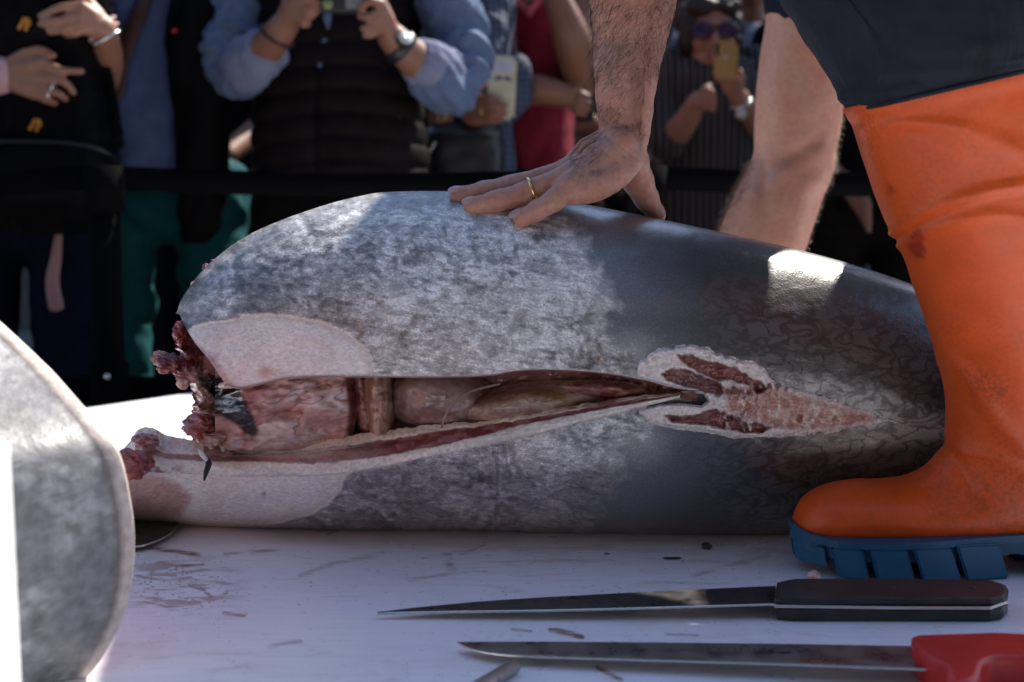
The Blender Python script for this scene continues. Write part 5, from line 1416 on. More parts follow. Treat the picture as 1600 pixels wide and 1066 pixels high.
hairs('leg_hair', lv, n_l, selc, ldir, 1500, .006, .017, .00016, M_blond, w2, 0.7, 4)
selc = (Y2 > 180) & (Y2 < 470) & (X2 > np.interp(Y2, [180, 265, 300, 390, 470], [1306, 1288, 1278, 1248, 1220]))
hairs('shin_hair', lv, n_l, selc, lambda v, n, g: np.tile(np.array([[0.3, 0.0, -0.5]]), (len(v), 1)), 500, .004, .010, .00013, M_blond, w2, 0.7, 5)
# ------------------------------------------------------------------ the crowd behind the barrier
SK1 = skin('crowd_skin_tan', (0.21, 0.098, 0.06), (0.22, 0.075, 0.047), 0.1, 0.25)
SK2 = skin('crowd_skin_light', (0.32, 0.165, 0.105), (0.31, 0.12, 0.075), 0.1, 0.25)
SK3 = skin('crowd_skin_dark', (0.18, 0.08, 0.05), (0.18, 0.06, 0.04), 0.1, 0.25)
M_dkhair = plain('dark_brown_hair', (0.022, 0.012, 0.011), 0.5, 0.3, 60, 0.9, 0.006, 120)
M_shoe = plain('dark_shoe', (0.025, 0.022, 0.02), 0.5)
def X_(px, D): return (px - 800) / FPX * D
def Z_(py, D): return float(P(800, py, D)[2])
def M_(n, D): return n * D / FPX            # pixels to metres at depth D
STARTS = []
def arm(pts, rad, seg=14, sm=5):
    p = P([q[0] for q in pts], [q[1] for q in pts], [q[2] for q in pts])
    STARTS.append(p[0])
    k = np.linspace(0, len(pts) - 1, (len(pts) - 1) * sm + 1)
    return tube_geo(spline(p, sm), np.interp(k, range(len(pts)), rad), seg)
def handgeo(wrist, fingers, r=0.0085, palm=0.0125):
    """wrist (px, py, Y); each finger = list of (px, py, Y) from knuckle to tip; the last one is the thumb"""
    w = P(*wrist); g = []
    for i, f in enumerate(fingers):
        p = P([q[0] for q in f], [q[1] for q in f], [q[2] for q in f])
        th = i == len(fingers) - 1
        rr = np.linspace(r * (1.1 if th else 1.0), r * 0.78, len(p))
        k = np.linspace(0, len(p) - 1, (len(p) - 1) * 5 + 1)
        g.append(tube_geo(spline(p, 5), np.interp(k, range(len(p)), rr), 10))
        g.append(tube_geo([w, (w + p[0]) / 2, p[0]], [palm * 1.25, palm * 1.15, r * 1.25], 10))
    return g
def head_geo(c, s=1.0, face=-1):
    """head with brow, nose, mouth, chin and ears, looking towards -y"""
    c = np.array(c, float)
    E = lambda o, r: ell_geo(c + np.array(o) * s, np.array(r) * s)
    return [E((0, 0.005, 0.02), (.074, .092, .098)), E((0, -.022, -.055), (.056, .062, .062)), E((0, -.05, -.092), (.028, .026, .024)),
            tube_geo([c + np.array((0, -.088, .012)) * s, c + np.array((0, -.104, -.018)) * s, c + np.array((0, -.100, -.026)) * s], np.array([.009, .013, .012]) * s, 10),
            E((0, -.078, .034), (.052, .018, .012)), E((-.036, -.068, -.02), (.024, .022, .02)), E((.036, -.068, -.02), (.024, .022, .02)),
            E((0, -.082, -.056), (.024, .011, .007)), E((0, -.080, -.068), (.020, .012, .008)),
            E((-.077, .01, .0), (.012, .02, .032)), E((.077, .01, .0), (.012, .02, .032)),
            tube_geo([c + np.array((0, .02, -.05)) * s, c + np.array((0, .03, -.17)) * s], np.array([.052, .058]) * s, 14)]
def body_of(px, D, skin_m, parent, limbs, headz=None, hair=M_dkhair, voxel=0.0045, hx=0.0, with_hair=True, sm=3):
    g = list(limbs)
    hz = headz if headz else 1.60
    hc = (X_(px, D) + hx, D + 0.02, hz)
    g += head_geo(hc)
    nb_ = np.array(hc) + (0, .05, -.17)
    for s0 in STARTS: g.append(tube_geo(spline([nb_, nb_ + ((s0[0] - nb_[0]) * .8, .02, -.04), s0], 4), [.035, .036, .036, .036, .036, .036, .036, .036, .034], 10))
    STARTS.clear()
    fused('body', g, voxel, skin_m, parent, sm)
    STARTS.clear()
    if with_hair:
        c = np.array(hc)
        fused('hair', [ell_geo(c + (0, .02, .045), (.081, .092, .088)), ell_geo(c + (0, .05, -.01), (.078, .06, .07)), ell_geo(c + (0, -.04, .085), (.062, .05, .032))], 0.008, hair, parent, 2, wrinkle=0.012, wscale=40)
    return hc
def torso(D, px, rings, mat, parent, name='shirt', wr=0.02, seed=1, extra=(), n=70, na=64, quilt=None):
    v, f = loft(name, [(a, b, y, D, d) for a, b, y, d in rings], None, None, n, na, wr, seed, 2.5)
    return mesh(name, v, f, mat, parent)
def legs(D, px, mat, parent, hipz=0.95, half=0.095, foot=True, r0=0.088, name='trousers', wr=0.02, seed=1, spread=0.0):
    x = X_(px, D); g = []
    g.append(tube_geo([(x - half, D, hipz - 0.04), (x + half, D, hipz - 0.04)], [r0 * 1.15] * 2, 16))
    for s in (-1, 1):
        g.append(tube_geo(spline([(x + s * half, D, hipz - 0.05), (x + s * (half + spread), D - 0.01, 0.5), (x + s * (half + spread), D + 0.02, 0.05)], 5), np.linspace(r0, r0 * 0.66, 11), 16))
    fused(name, g, 0.012, mat, parent, 3, wrinkle=wr, wscale=14, seed=seed)
    if foot:
        for s in (-1, 1):
            xx = x + s * (half + spread)
            fused('shoe', [tube_geo([(xx, D + .04, .05), (xx, D - .06, .045), (xx + s * .01, D - .17, .032)], [.046, .044, .032], 12)], 0.01, M_shoe, parent, 2)
def who(px, D, label):
    STARTS.clear()
    return empty('person', (X_(px, D), D, 0), label, 'person', 'onlookers behind the barrier')
def rest(px, D, rings_top, rings): pass

c_black = cloth('black_jacket_cloth', (0.005, 0.005, 0.006), 1000, 16, 0.2, 0.75)
c_navy = cloth('navy_jeans', (0.007, 0.009, 0.022), 1200, 16)
c_blue = cloth('blue_shirt_cotton', (0.085, 0.125, 0.25), 1500, 11, 0.12, 0.8, 0.8)
c_chambray = cloth('chambray_cotton', (0.105, 0.15, 0.25), 1500, 12, 0.14, 0.8, 0.8)
c_cuff = cloth('chambray_cuff', (0.18, 0.20, 0.30), 1500, 14, 0.1)
c_teal = cloth('teal_trousers', (0.005, 0.075, 0.085), 1200, 12, 0.2, 0.8)
c_vest = cloth('brown_black_quilt', (0.010, 0.0075, 0.008), 1000, 20, 0.25, 0.6, 0.3)
c_crimson = cloth('crimson_polo_cotton', (0.19, 0.014, 0.03), 1500, 9, 0.15, 0.85, 0.7)
c_grey = cloth('grey_cotton', (0.10, 0.092, 0.085), 1500, 10, 0.15)
c_greyblue = cloth('grey_blue_cotton', (0.14, 0.15, 0.21), 1500, 10, 0.15)
c_pink = cloth('pink_knit', (0.60, 0.38, 0.40), 900, 18, 0.1)
c_dark = cloth('charcoal_cloth', (0.008, 0.0075, 0.008), 1000, 14)
c_brownleather = plain('brown_leather', (0.055, 0.018, 0.011), 0.45, 0.25, 20, 0.3, 0.001, 200)
def plaid_mat():
    t = NT('navy_plaid'); tc = t.coord()
    w1 = t.n('TexWave', wave_type='BANDS', bands_direction='X'); w1.inputs['Scale'].default_value = 22; t.l(tc, w1.inputs['Vector'])
    w2_ = t.n('TexWave', wave_type='BANDS', bands_direction='Z'); w2_.inputs['Scale'].default_value = 20; t.l(tc, w2_.inputs['Vector'])
    col = t.mix((0.012, 0.016, 0.035), (0.06, 0.085, 0.15), t.ramp(w1.outputs['Fac'], [(0.55, 0.0), (0.75, 0.8)]))
    col = t.mix(col, (0.09, 0.11, 0.17), t.ramp(w2_.outputs['Fac'], [(0.7, 0.0), (0.85, 0.5)]))
    return t.out(col, 0.85, t.bump(t.noise(t.coord((1, 1, .5)), 14, 3, dist=.8), 0.6, 0.02))
c_plaid = plaid_mat()
def stripe_mat():
    t = NT('striped_blouse'); tc = t.coord()
    n = t.noise(t.coord((1, 1, .6)), 9, 2)
    w1 = t.n('TexWave', wave_type='BANDS', bands_direction='X'); w1.inputs['Scale'].default_value = 16.0; w1.inputs['Distortion'].default_value = 0.6; w1.inputs['Detail Scale'].default_value = 0.4; t.l(tc, w1.inputs['Vector'])
    col = t.mix((0.008, 0.008, 0.010), (0.13, 0.12, 0.12), t.ramp(w1.outputs['Fac'], [(0.80, 0.0), (0.9, 0.9)]))
    return t.out(col, 0.85, t.bump(t.noise(t.coord((1, 1, .5)), 14, 3, dist=.8), 0.6, 0.02))
c_stripe = stripe_mat()
M_silver = plain('silver', (0.75, 0.74, 0.72), 0.25, 0.05, Metallic=1.0)
M_blackplastic = plain('black_plastic', (0.012, 0.012, 0.013), 0.35, 0.1)

def bandring(c, axis, r, th, mat, parent, name, n=22, wid=None):
    axis = np.array(axis, float); axis /= np.linalg.norm(axis)
    a = np.cross(axis, (0, 0.3, 1)); a /= np.linalg.norm(a); b = np.cross(axis, a)
    q = np.linspace(0, 2 * np.pi, n)
    p = np.array([np.array(c) + (a * math.cos(k) + b * math.sin(k)) * r for k in q])
    v, f = tube_geo(p, np.tile([[th, wid or th]], (n, 1)), 8, flat=axis)
    return mesh(name, v, f, mat, parent)

# --- A: person hugging a black backpack (left edge)
D = 2.95
A = who(40, D, 'person in pink sleeves hugging a black backpack at the left edge')
torso(D + 0.16, 40, [(-75, 165, -130, .10), (-90, 172, -40, .12), (-85, 168, 120, .13), (-80, 160, 300, .13), (-70, 150, 360, .12)], c_black, A, 'jacket')
legs(D + 0.14, 38, c_navy, A, 0.92)
limbs = handgeo((2, 118, D - .10), [[(66, 98, D - .13), (98, 110, D - .135), (128, 112, D - .13)], [(72, 122, D - .13), (100, 128, D - .14), (115, 145, D - .125)], [(62, 138, D - .13), (90, 146, D - .14), (102, 155, D - .12)], [(55, 148, D - .125), (75, 157, D - .13), (86, 161, D - .11)], [(38, 84, D - .11), (62, 78, D - .12), (84, 87, D - .125)]], .0095, .016)
limbs += [arm([(-120, 150, D + .02), (-60, 135, D - .05), (4, 118, D - .10)], [.045, .04, .031])]
limbs += handgeo((158, 42, D - .10), [[(128, 10, D - .14), (95, 12, D - .15), (64, 25, D - .14)], [(125, 25, D - .145), (92, 32, D - .155), (64, 38, D - .145)], [(126, 38, D - .145), (100, 46, D - .155), (78, 50, D - .145)], [(132, 46, D - .14), (118, 52, D - .15), (104, 54, D - .14)], [(140, 5, D - .11), (110, -8, D - .12), (85, -8, D - .12)]], .0095, .017)
limbs += [arm([(138, 175, D + .10), (168, 105, D + .03), (161, 45, D - .10)], [.036, .032, .027])]
body_of(38, D + 0.16, SK2, A, limbs, 1.55)
fused('sleeve', [arm([(-160, 20, D + .14), (-140, 140, D + .03), (-60, 136, D - .05), (2, 119, D - .098)], [.06, .055, .048, .039])], 0.006, c_pink, A, 3, wrinkle=.008)
fused('sleeve', [arm([(140, -40, D + .18), (142, 120, D + .16), (140, 170, D + .11)], [.05, .045, .042])], 0.006, c_pink, A, 3, wrinkle=.008)
for k, (bx_, by_, mt) in enumerate([(162, 30, c_pink), (166, 40, c_pink), (170, 52, M_silver)]):
    bandring(P(bx_ - 4, by_ + 10, D - .085), (-.5, -.15, .8), .031, .0035, mt, A, 'bracelet')
bandring(P(84, 137, D - .138), (.9, 0, -.35), .0105, .0022, M_silver, A, 'finger_ring')
bandring(P(78, 149, D - .136), (.9, 0, -.35), .0105, .0022, M_silver, A, 'finger_ring')
BP = empty('backpack', (X_(70, D), D - .05, 0.8), 'black backpack with orange zip pulls held in front of the chest', 'backpack')
c_nylon = cloth('black_nylon', (0.005, 0.005, 0.006), 1200, 15, 0.25, 0.42, 0.8)
v, f = loft('x', [(-60, 150, -70, D, .05), (-75, 168, -40, D - .01, .085), (-85, 160, 60, D - .01, .095), (-80, 162, 140, D - .01, .10), (-75, 184, 205, D - .01, .11), (-70, 180, 232, D - .01, .10), (-60, 150, 245, D, .05)], None, None, 50, 60, .03, 4, 3.2)
mesh('main_pouch', v, f, c_nylon, BP)
v, f = loft('x', [(-62, 150, 212, D - .02, .06), (-72, 172, 225, D - .02, .12), (-72, 176, 280, D - .02, .13), (-66, 170, 330, D - .02, .12), (-30, 120, 365, D - .01, .07)], None, None, 44, 60, .026, 7, 3.2)
mesh('front_pocket', v, f, c_nylon, BP)
tube('zip', P([-40, 60, 120, 165, 186], [222, 222, 226, 238, 255], [D - .145, D - .148, D - .143, D - .12, D - .06]), .004, M_blackplastic, BP, 8, sm=5)
M_or = plain('orange_cord', (0.55, 0.22, 0.02), 0.5)
for zx, zy in ((38, 38), (55, 196)):
    tube('zip_pull', P([zx - 8, zx, zx + 5, zx + 2], [zy + 6, zy - 6, zy - 4, zy + 8], [D - .125] * 4), .0036, M_or, BP, 6, sm=4)
    tube('zip_pull', P([zx - 2, zx + 6, zx + 8], [zy - 8, zy - 8, zy], [D - .128] * 3), .003, M_or, BP, 6, sm=4)
tube('strap', P([150, 168, 178, 182], [60, 120, 170, 210], [D - .02, D - .02, D - .03, D - .04]), np.tile([[.012, .004]], (4, 1)), c_nylon, BP, 8, flat=(0, 1, 0))
tube('hanging_strap', P([92, 88, 82, 88], [362, 400, 440, 480], [D - .05] * 4), [(.002, .007), (.002, .011), (.002, .014), (.002, .016)], cloth('rose_ribbon', (0.38, 0.22, 0.22), 900, 18, 0.1), BP, 8, flat=(1, 0, 0), sm=4)

# --- B: blue shirt, teal trousers, brown strap
D = 3.25
B = who(245, D, 'person in blue shirt and teal trousers beside the barrier post')
torso(D, 245, [(170, 320, -100, .11), (168, 322, -20, .13), (172, 310, 90, .135), (170, 318, 190, .15), (166, 325, 240, .15), (174, 318, 268, .14)], c_blue, B, wr=.035, seed=3)
legs(D + .02, 262, c_teal, B, 0.96, .10, spread=0.02, wr=.035)
limbs = [arm([(322, -60, D), (345, 40, D - .03), (322, 10, D - .13), (305, -12, D - .16)], [.045, .04, .033, .028])] + handgeo((305, -12, D - .16), [[(298, -34, D - .17), (296, -50, D - .19)], [(304, -36, D - .17), (303, -52, D - .19)], [(310, -36, D - .17), (310, -50, D - .19)], [(316, -33, D - .17), (318, -44, D - .18)], [(290, -20, D - .17), (284, -32, D - .19)]])
body_of(245, D, SK2, B, limbs, 1.60)
fused('jacket_sleeve', [arm([(320, -80, D), (347, 40, D - .03), (318, 4, D - .13)], [.065, .06, .045])], 0.008, c_black, B, 3, wrinkle=.012)
sb = empty('shoulder_bag', (X_(185, D), D - .12, 0.9), 'brown leather shoulder bag strap across the blue shirt', 'bag')
v, f = tube_geo(spline(P([236, 222, 204, 190, 180], [-40, 10, 55, 100, 150], [D - .10, D - .14, D - .15, D - .155, D - .155]), 5), np.tile([[.0165, .004]], (21, 1)), 12, flat=(0, 1, .1))
mesh('strap', v, f, c_brownleather, sb)
v, f = loft('x', [(172, 214, 60, D - .10, .05), (166, 206, 90, D - .09, .06), (164, 196, 140, D - .08, .06), (170, 190, 195, D - .08, .05), (176, 186, 212, D - .08, .02)], None, None, 30, 30, .008, 2, 3)
mesh('pouch', v, f, c_brownleather, sb)
ct = empty('coat', (X_(308, D), D - .16, 0.8), 'black coat hanging down between blue shirt and brown vest', 'coat')
v, f = loft('x', [(284, 350, -60, D - .12, .05), (272, 352, 20, D - .13, .07), (268, 356, 120, D - .14, .07), (282, 352, 200, D - .14, .065), (284, 350, 290, D - .14, .06), (286, 344, 350, D - .14, .05), (292, 322, 380, D - .14, .03)], None, None, 60, 44, .035, 5, 2.4)
mesh('body', v, f, c_black, ct)
tube('zip', P([340, 346, 344], [-5, 30, 62], [D - .185] * 3), .003, M_silver, ct, 6)
box('red_label', tuple(P(267 + 2, 51, D - .205)), tuple(P(283, 46, D - .203)), plain('red_stitch', (0.4, 0.02, 0.02), 0.7), ct)

# --- C: man in the quilted vest photographing
D = 3.15
C = who(530, D, 'man in quilted dark brown vest over rolled chambray sleeves taking a photograph')
Rg = [(412, 650, -120, .12), (402, 655, -40, .135), (404, 652, 40, .145), (402, 655, 120, .16), (400, 660, 200, .165), (404, 664, 260, .165), (412, 662, 292, .16)]
v, f = loft('x', [(a, b, y, D, d) for a, b, y, d in Rg], None, None, 150, 80, .012, 2, 2.5)
vv = v.reshape(150, 80, 3); cc_ = vv.mean(1, keepdims=True); rr = vv - cc_; rr /= np.linalg.norm(rr, axis=2, keepdims=True)
ph = (vv[..., 2] + 0.02 * np.cos(vv[..., 0] * 9)) / 0.049
vv = vv + rr * (0.010 * np.abs(np.sin(ph * np.pi))**0.55)[..., None]
gap = np.abs(pix(vv)[0] - np.interp(pix(vv)[1], [0, 110, 290], [521, 498, 496]))
vv[..., 1] += (0.010 * sstep(8, 2, gap)) * (vv[..., 1] < D)
mesh('vest', vv.reshape(-1, 3), quads(150, 80, wrap_c=True), c_vest, C)
tube('zip', P([496, 497, 498], [295, 200, 108], [D - .170, D - .168, D - .160]), .004, c_black, C, 8)
v, f = tube_geo(P([499, 505, 511, 514], [106, 70, 30, 0], [D - .158, D - .152, D - .145, D - .14]), [(.0035, .003), (.007, .003), (.009, .003), (.009, .003)], 10, flat=(0, 1, .1))
mesh('shirt_front', v, f, c_chambray, C)
tube('pocket_zip', P([622, 624, 620], [150, 200, 238], [D - .118, D - .122, D - .125]), .003, M_blackplastic, C, 6)
legs(D + .03, 532, c_dark, C, 0.93, .10)
LW, RW_ = (428, 66, D - .24), (622, 72, D - .24)
limbs = [arm([(372, 112, D - .10), (400, 92, D - .16), (428, 62, D - .22), (446, 38, D - .25)], [.04, .041, .034, .029]),
         arm([(700, 128, D - .10), (668, 108, D - .17), (636, 82, D - .22), (612, 58, D - .25)], [.042, .044, .036, .030])]
limbs += handgeo((446, 38, D - .25), [[(462, -4, D - .30), (482, -2, D - .32), (500, 6, D - .31)], [(466, 8, D - .30), (484, 14, D - .32), (496, 17, D - .31)], [(468, 18, D - .295), (482, 26, D - .315), (490, 24, D - .31)], [(464, 28, D - .29), (474, 38, D - .305), (481, 38, D - .30)], [(450, 0, D - .27), (470, -22, D - .28), (490, -28, D - .28)]], .0095, .016)
limbs += handgeo((612, 58, D - .25), [[(594, 6, D - .30), (578, 2, D - .33), (562, 14, D - .32)], [(592, 18, D - .30), (576, 26, D - .325), (562, 26, D - .32)], [(594, 32, D - .29), (578, 42, D - .31), (566, 44, D - .31)], [(598, 44, D - .285), (582, 54, D - .30), (570, 56, D - .30)], [(594, -2, D - .27), (576, -18, D - .28), (560, -22, D - .28)]], .0095, .016)
body_of(532, D, SK1, C, limbs, 1.66)
fused('sleeve', [arm([(400, -130, D), (382, -20, D - .03), (368, 70, D - .06), (372, 118, D - .10), (394, 98, D - .15)], [.075, .07, .068, .062, .056])], 0.006, c_chambray, C, 3, wrinkle=.045, wscale=20)
fused('cuff', [arm([(388, 103, D - .135), (408, 86, D - .175)], [.06, .054])], 0.006, c_cuff, C, 3, wrinkle=.02, wscale=24)
fused('sleeve', [arm([(655, -130, D), (688, -20, D - .03), (716, 70, D - .05), (708, 126, D - .10), (680, 116, D - .15)], [.078, .074, .072, .066, .058])], 0.006, c_chambray, C, 3, wrinkle=.045, wscale=20, seed=2)
fused('cuff', [arm([(684, 114, D - .14), (664, 100, D - .18)], [.062, .056])], 0.006, c_cuff, C, 3, wrinkle=.02, wscale=24, seed=3)
bandring(P(432, 56, D - .226), (.5, -.3, .7), .036, .004, plain('brown_cord', (0.03, 0.015, 0.015), 0.6), C, 'bracelet', wid=.005)
wa = bandring(P(626, 74, D - .232), (-.6, -.3, .6), .036, .003, M_blackplastic, C, 'watch', wid=.011)
wc = P(630, 64, D - .262); ax = np.array((.45, -.75, .62)); ax /= np.linalg.norm(ax)
v, f = tube_geo([wc + ax * 0.0, wc + ax * .010], .019, 26, caps=False); mesh('watch_case', v, f, M_blackplastic, wa)
v, f = tube_geo([wc + ax * .0101, wc + ax * .0116], .0165, 26, caps=False); mesh('watch_glass', v, f, plain('watch_glass', (0.55, 0.6, 0.62), 0.06, 0.02), wa)
cm = empty('camera', (X_(530, D), D - .31, 1.3), 'small dark compact camera held up by the man in the vest', 'camera')
lo = P(497, 19, D - .315); hi = P(568, -32, D - .285)
box('body', (lo[0], lo[1], lo[2]), (hi[0], hi[1], hi[2]), plain('dark_grey_metal', (0.03, 0.03, 0.034), 0.35), cm, 0.004, 3)
v, f = tube_geo([P(512, 7, D - .318), P(512, 7, D - .326)], .0105, 20, caps=False); mesh('lens', v, f, plain('lens_glass', (0.16, 0.20, 0.07), 0.08), cm)
M_lg = plain('light_grey_grille', (0.30, 0.30, 0.33), 0.4)
for i in range(8):
    a = P(541 + i * 3, 14, D - .3155); box('grille_bar', (a[0], D - .318, a[2]), (a[0] + .002, D - .3155, a[2] + .03), M_lg, cm)

# --- D: navy plaid shirt, phone in a clear case
D = 3.5
Dp = who(735, D, 'person in navy plaid shirt filming with a pale-cased phone')
torso(D, 735, [(676, 800, -110, .11), (672, 806, 0, .12), (676, 800, 120, .13), (672, 806, 240, .135), (670, 806, 300, .13)], c_plaid, Dp)
legs(D + .02, 738, c_dark, Dp, 0.93)
limbs = [arm([(690, 70, D - .12), (694, 120, D - .15), (692, 150, D - .16)], [.034, .032, .028])]
limbs += handgeo((694, 142, D - .16), [[(676, 168, D - .18), (674, 184, D - .18), (674, 196, D - .175)], [(684, 172, D - .185), (683, 188, D - .185), (682, 199, D - .18)], [(693, 172, D - .185), (694, 188, D - .185), (693, 198, D - .18)], [(703, 168, D - .18), (705, 180, D - .18), (704, 190, D - .175)], [(708, 152, D - .17), (718, 162, D - .18), (722, 170, D - .18)]], .0088, .015)
limbs += [arm([(790, 150, D - .05), (762, 182, D - .14), (738, 180, D - .2)], [.036, .032, .027])]
limbs += handgeo((736, 184, D - .2), [[(742, 152, D - .235), (764, 152, D - .262), (778, 156, D - .26)], [(744, 162, D - .235), (768, 164, D - .265), (790, 165, D - .262)], [(744, 172, D - .235), (768, 177, D - .262), (790, 178, D - .258)], [(744, 182, D - .23), (764, 187, D - .25), (782, 188, D - .25)], [(738, 146, D - .21), (750, 138, D - .215), (760, 130, D - .215)]], .0088, .0155)
body_of(735, D, SK1, Dp, limbs, 1.55)
fused('sleeve', [arm([(680, -110, D), (682, 0, D - .06), (690, 80, D - .13)], [.07, .06, .048])], 0.007, c_plaid, Dp, 3, wrinkle=.015)
fused('sleeve', [arm([(756, -70, D - .02), (752, 40, D - .09), (762, 130, D - .12), (788, 148, D - .06)], [.07, .066, .06, .052])], 0.007, c_plaid, Dp, 3, wrinkle=.018, wscale=20)
fused('sleeve_end', [arm([(800, 110, D - .02), (802, 150, D - .05), (778, 184, D - .12)], [.046, .044, .036])], 0.007, c_plaid, Dp, 3, wrinkle=.012)
bandring(P(752, 174, D - .25), (1, 0, -.15), .0098, .0022, M_gold, Dp, 'finger_ring')
bandring(P(694, 182, D - .186), (0, 0, 1), .0098, .0022, M_gold, Dp, 'finger_ring')
def phone(corners, Y, th, body_m, label, extra=None, group='phones held up by onlookers'):
    """corners px: top-left, top-right, bottom-right, bottom-left"""
    q = [P(a, b, Y) for a, b in corners]
    o = empty('phone', tuple(sum(q) / 4), label, 'phone', group)
    bm = bmesh.new()
    fr = [bm.verts.new(p) for p in q]; bk = [bm.verts.new(p + np.array([0, th, 0])) for p in q]
    bm.faces.new(fr); bm.faces.new(bk[::-1])
    for i in range(4): bm.faces.new((fr[i], bk[i], bk[(i + 1) % 4], fr[(i + 1) % 4]))
    bmesh.ops.recalc_face_normals(bm, faces=bm.faces)
    side = [e for e in bm.edges if abs(e.verts[0].co.y - e.verts[1].co.y) > th * .5]
    bmesh.ops.bevel(bm, geom=side, offset=0.008, segments=4, affect='EDGES')
    es = [e for e in bm.edges if abs(e.verts[0].co.y - e.verts[1].co.y) < 1e-6]
    bmesh.ops.bevel(bm, geom=es, offset=0.0015, segments=2, affect='EDGES')
    bm_obj('case', bm, body_m, o)
    return o
M_case = plain('clear_yellowed_case', (0.55, 0.52, 0.36), 0.25, 0.15, 20)
Yp = D - .245
ph1 = phone([(766, 86), (809, 89), (803, 188), (759, 184)], Yp, .009, M_case, 'pale yellow-cased phone with dark emblem held upright')
def flat(name, corners, Y, mat, parent, th=.0012):
    q = [P(a, b, Y) for a, b in corners]
    bm = bmesh.new(); fr = [bm.verts.new(p) for p in q]; bk = [bm.verts.new(p + np.array([0, th, 0])) for p in q]
    bm.faces.new(fr); bm.faces.new(bk[::-1]); n = len(q)
    for i in range(n): bm.faces.new((fr[i], bk[i], bk[(i + 1) % n], fr[(i + 1) % n]))
    return bm_obj(name, bm, mat, parent)
flat('back_panel', [(773, 92), (804, 94), (802, 115), (771, 113)], Yp - .0013, plain('pale_lilac', (0.50, 0.48, 0.55), 0.2), ph1)
flat('camera_module', [(766, 91), (772, 92), (770, 111), (765, 110)], Yp - .0016, M_blackplastic, ph1)
M_emb = plain('slate_print', (0.10, 0.12, 0.16), 0.5)
flat('emblem', [(771, 127), (775, 119), (782, 118), (786, 121), (784, 126), (779, 125)], Yp - .0013, M_emb, ph1)
flat('emblem', [(800, 129), (797, 121), (791, 119), (787, 121), (789, 126), (794, 126)], Yp - .0013, M_emb, ph1)
hb = empty('handbag', (X_(725, D), D - .16, 0.8), 'black shoulder handbag below the pale-cased phone', 'bag')
v, f = loft('x', [(672, 778, 196, D - .15, .05), (664, 784, 212, D - .16, .07), (664, 786, 250, D - .16, .075), (668, 784, 300, D - .16, .075), (672, 780, 330, D - .16, .06)], None, None, 40, 50, .012, 3, 3.2)
mesh('pouch', v, f, plain('black_leather', (0.012, 0.012, 0.013), 0.4, 0.2, 20, .4, .002, 40), hb)
tube('zip_pull', P([672, 680], [236, 222], [D - .235] * 2), .002, M_silver, hb, 6)

# --- E: crimson polo, arms crossed
D = 3.75
E = who(835, D, 'man in crimson polo shirt with folded arms and hand at his chin')
torso(D, 835, [(772, 900, -90, .11), (768, 905, -10, .125), (772, 902, 80, .14), (768, 898, 160, .155), (766, 896, 230, .16), (772, 890, 286, .155)], c_crimson, E, wr=.03, seed=4)
legs(D + .02, 832, c_dark, E, 0.92)
limbs = [arm([(900, -40, D - .05), (906, 128, D - .16)], [.05, .044]), arm([(906, 130, D - .16), (893, 60, D - .24), (868, -8, D - .26)], [.043, .047, .032]),
         arm([(760, 60, D - .06), (768, 150, D - .13), (830, 140, D - .22), (890, 150, D - .22)], [.045, .042, .040, .03])]
limbs += handgeo((866, -12, D - .26), [[(852, -20, D - .27), (834, -8, D - .27), (822, 2, D - .25)], [(852, -28, D - .27), (832, -16, D - .275), (818, -8, D - .255)], [(854, -36, D - .265), (834, -24, D - .27), (820, -18, D - .25)], [(858, -42, D - .26), (842, -34, D - .265), (830, -30, D - .25)], [(870, -26, D - .24), (862, -44, D - .22), (852, -52, D - .2)]])
limbs += handgeo((888, 152, D - .22), [[(906, 146, D - .24), (920, 150, D - .24)], [(906, 156, D - .245), (921, 162, D - .245)], [(905, 166, D - .24), (918, 172, D - .24)], [(902, 175, D - .235), (913, 181, D - .235)], [(896, 140, D - .24), (906, 134, D - .25)]])
body_of(835, D, SK1, E, limbs, 1.62)
fused('sleeve', [arm([(905, -110, D), (910, -10, D - .03)], [.075, .07])], 0.009, c_crimson, E, 3, wrinkle=.012)
fused('sleeve', [arm([(768, -110, D), (762, 0, D - .03), (762, 60, D - .06)], [.075, .07, .062])], 0.009, c_crimson, E, 3, wrinkle=.012)
fused('collar', [tube_geo(P([792, 806, 826, 846], [-40, 2, 22, -6], [D - .08, D - .13, D - .155, D - .13]), [.014, .016, .014, .012], 10)], 0.006, cloth('rose_collar', (0.48, 0.10, 0.13), 1500, 9), E, 2)

# --- F: grey shirt with a dark camera
D = 4.25
F_ = who(898, D, 'person in grey shirt half hidden behind the hairy forearm')
torso(D, 900, [(846, 968, -90, .11), (842, 972, 0, .12), (846, 968, 150, .13), (842, 970, 300, .13)], c_grey, F_)
legs(D, 900, c_dark, F_, 0.92)
limbs = [arm([(960, 60, D - .05), (950, 200, D - .12), (915, 190, D - .24)], [.045, .042, .03])] + handgeo((916, 188, D - .24), [[(906, 170, D - .27), (898, 164, D - .28)], [(904, 180, D - .27), (895, 178, D - .285)], [(904, 190, D - .27), (896, 190, D - .28)], [(906, 199, D - .26), (900, 201, D - .27)], [(912, 168, D - .25), (908, 156, D - .26)]], .0095, .018)
body_of(905, D, SK3, F_, limbs, 1.62)
cb = empty('camera', (X_(912, D), D - .29, 1.1), 'dark camera partly hidden behind the hairy wrist', 'camera')
lo = P(896, 190, D - .30); hi = P(928, 172, D - .27)
box('body', tuple(lo), tuple(hi), M_blackplastic, cb, 0.004, 2)
v, f = tube_geo([P(912, 181, D - .30), P(912, 181, D - .335)], .014, 18, caps=False); mesh('lens', v, f, M_blackplastic, cb)

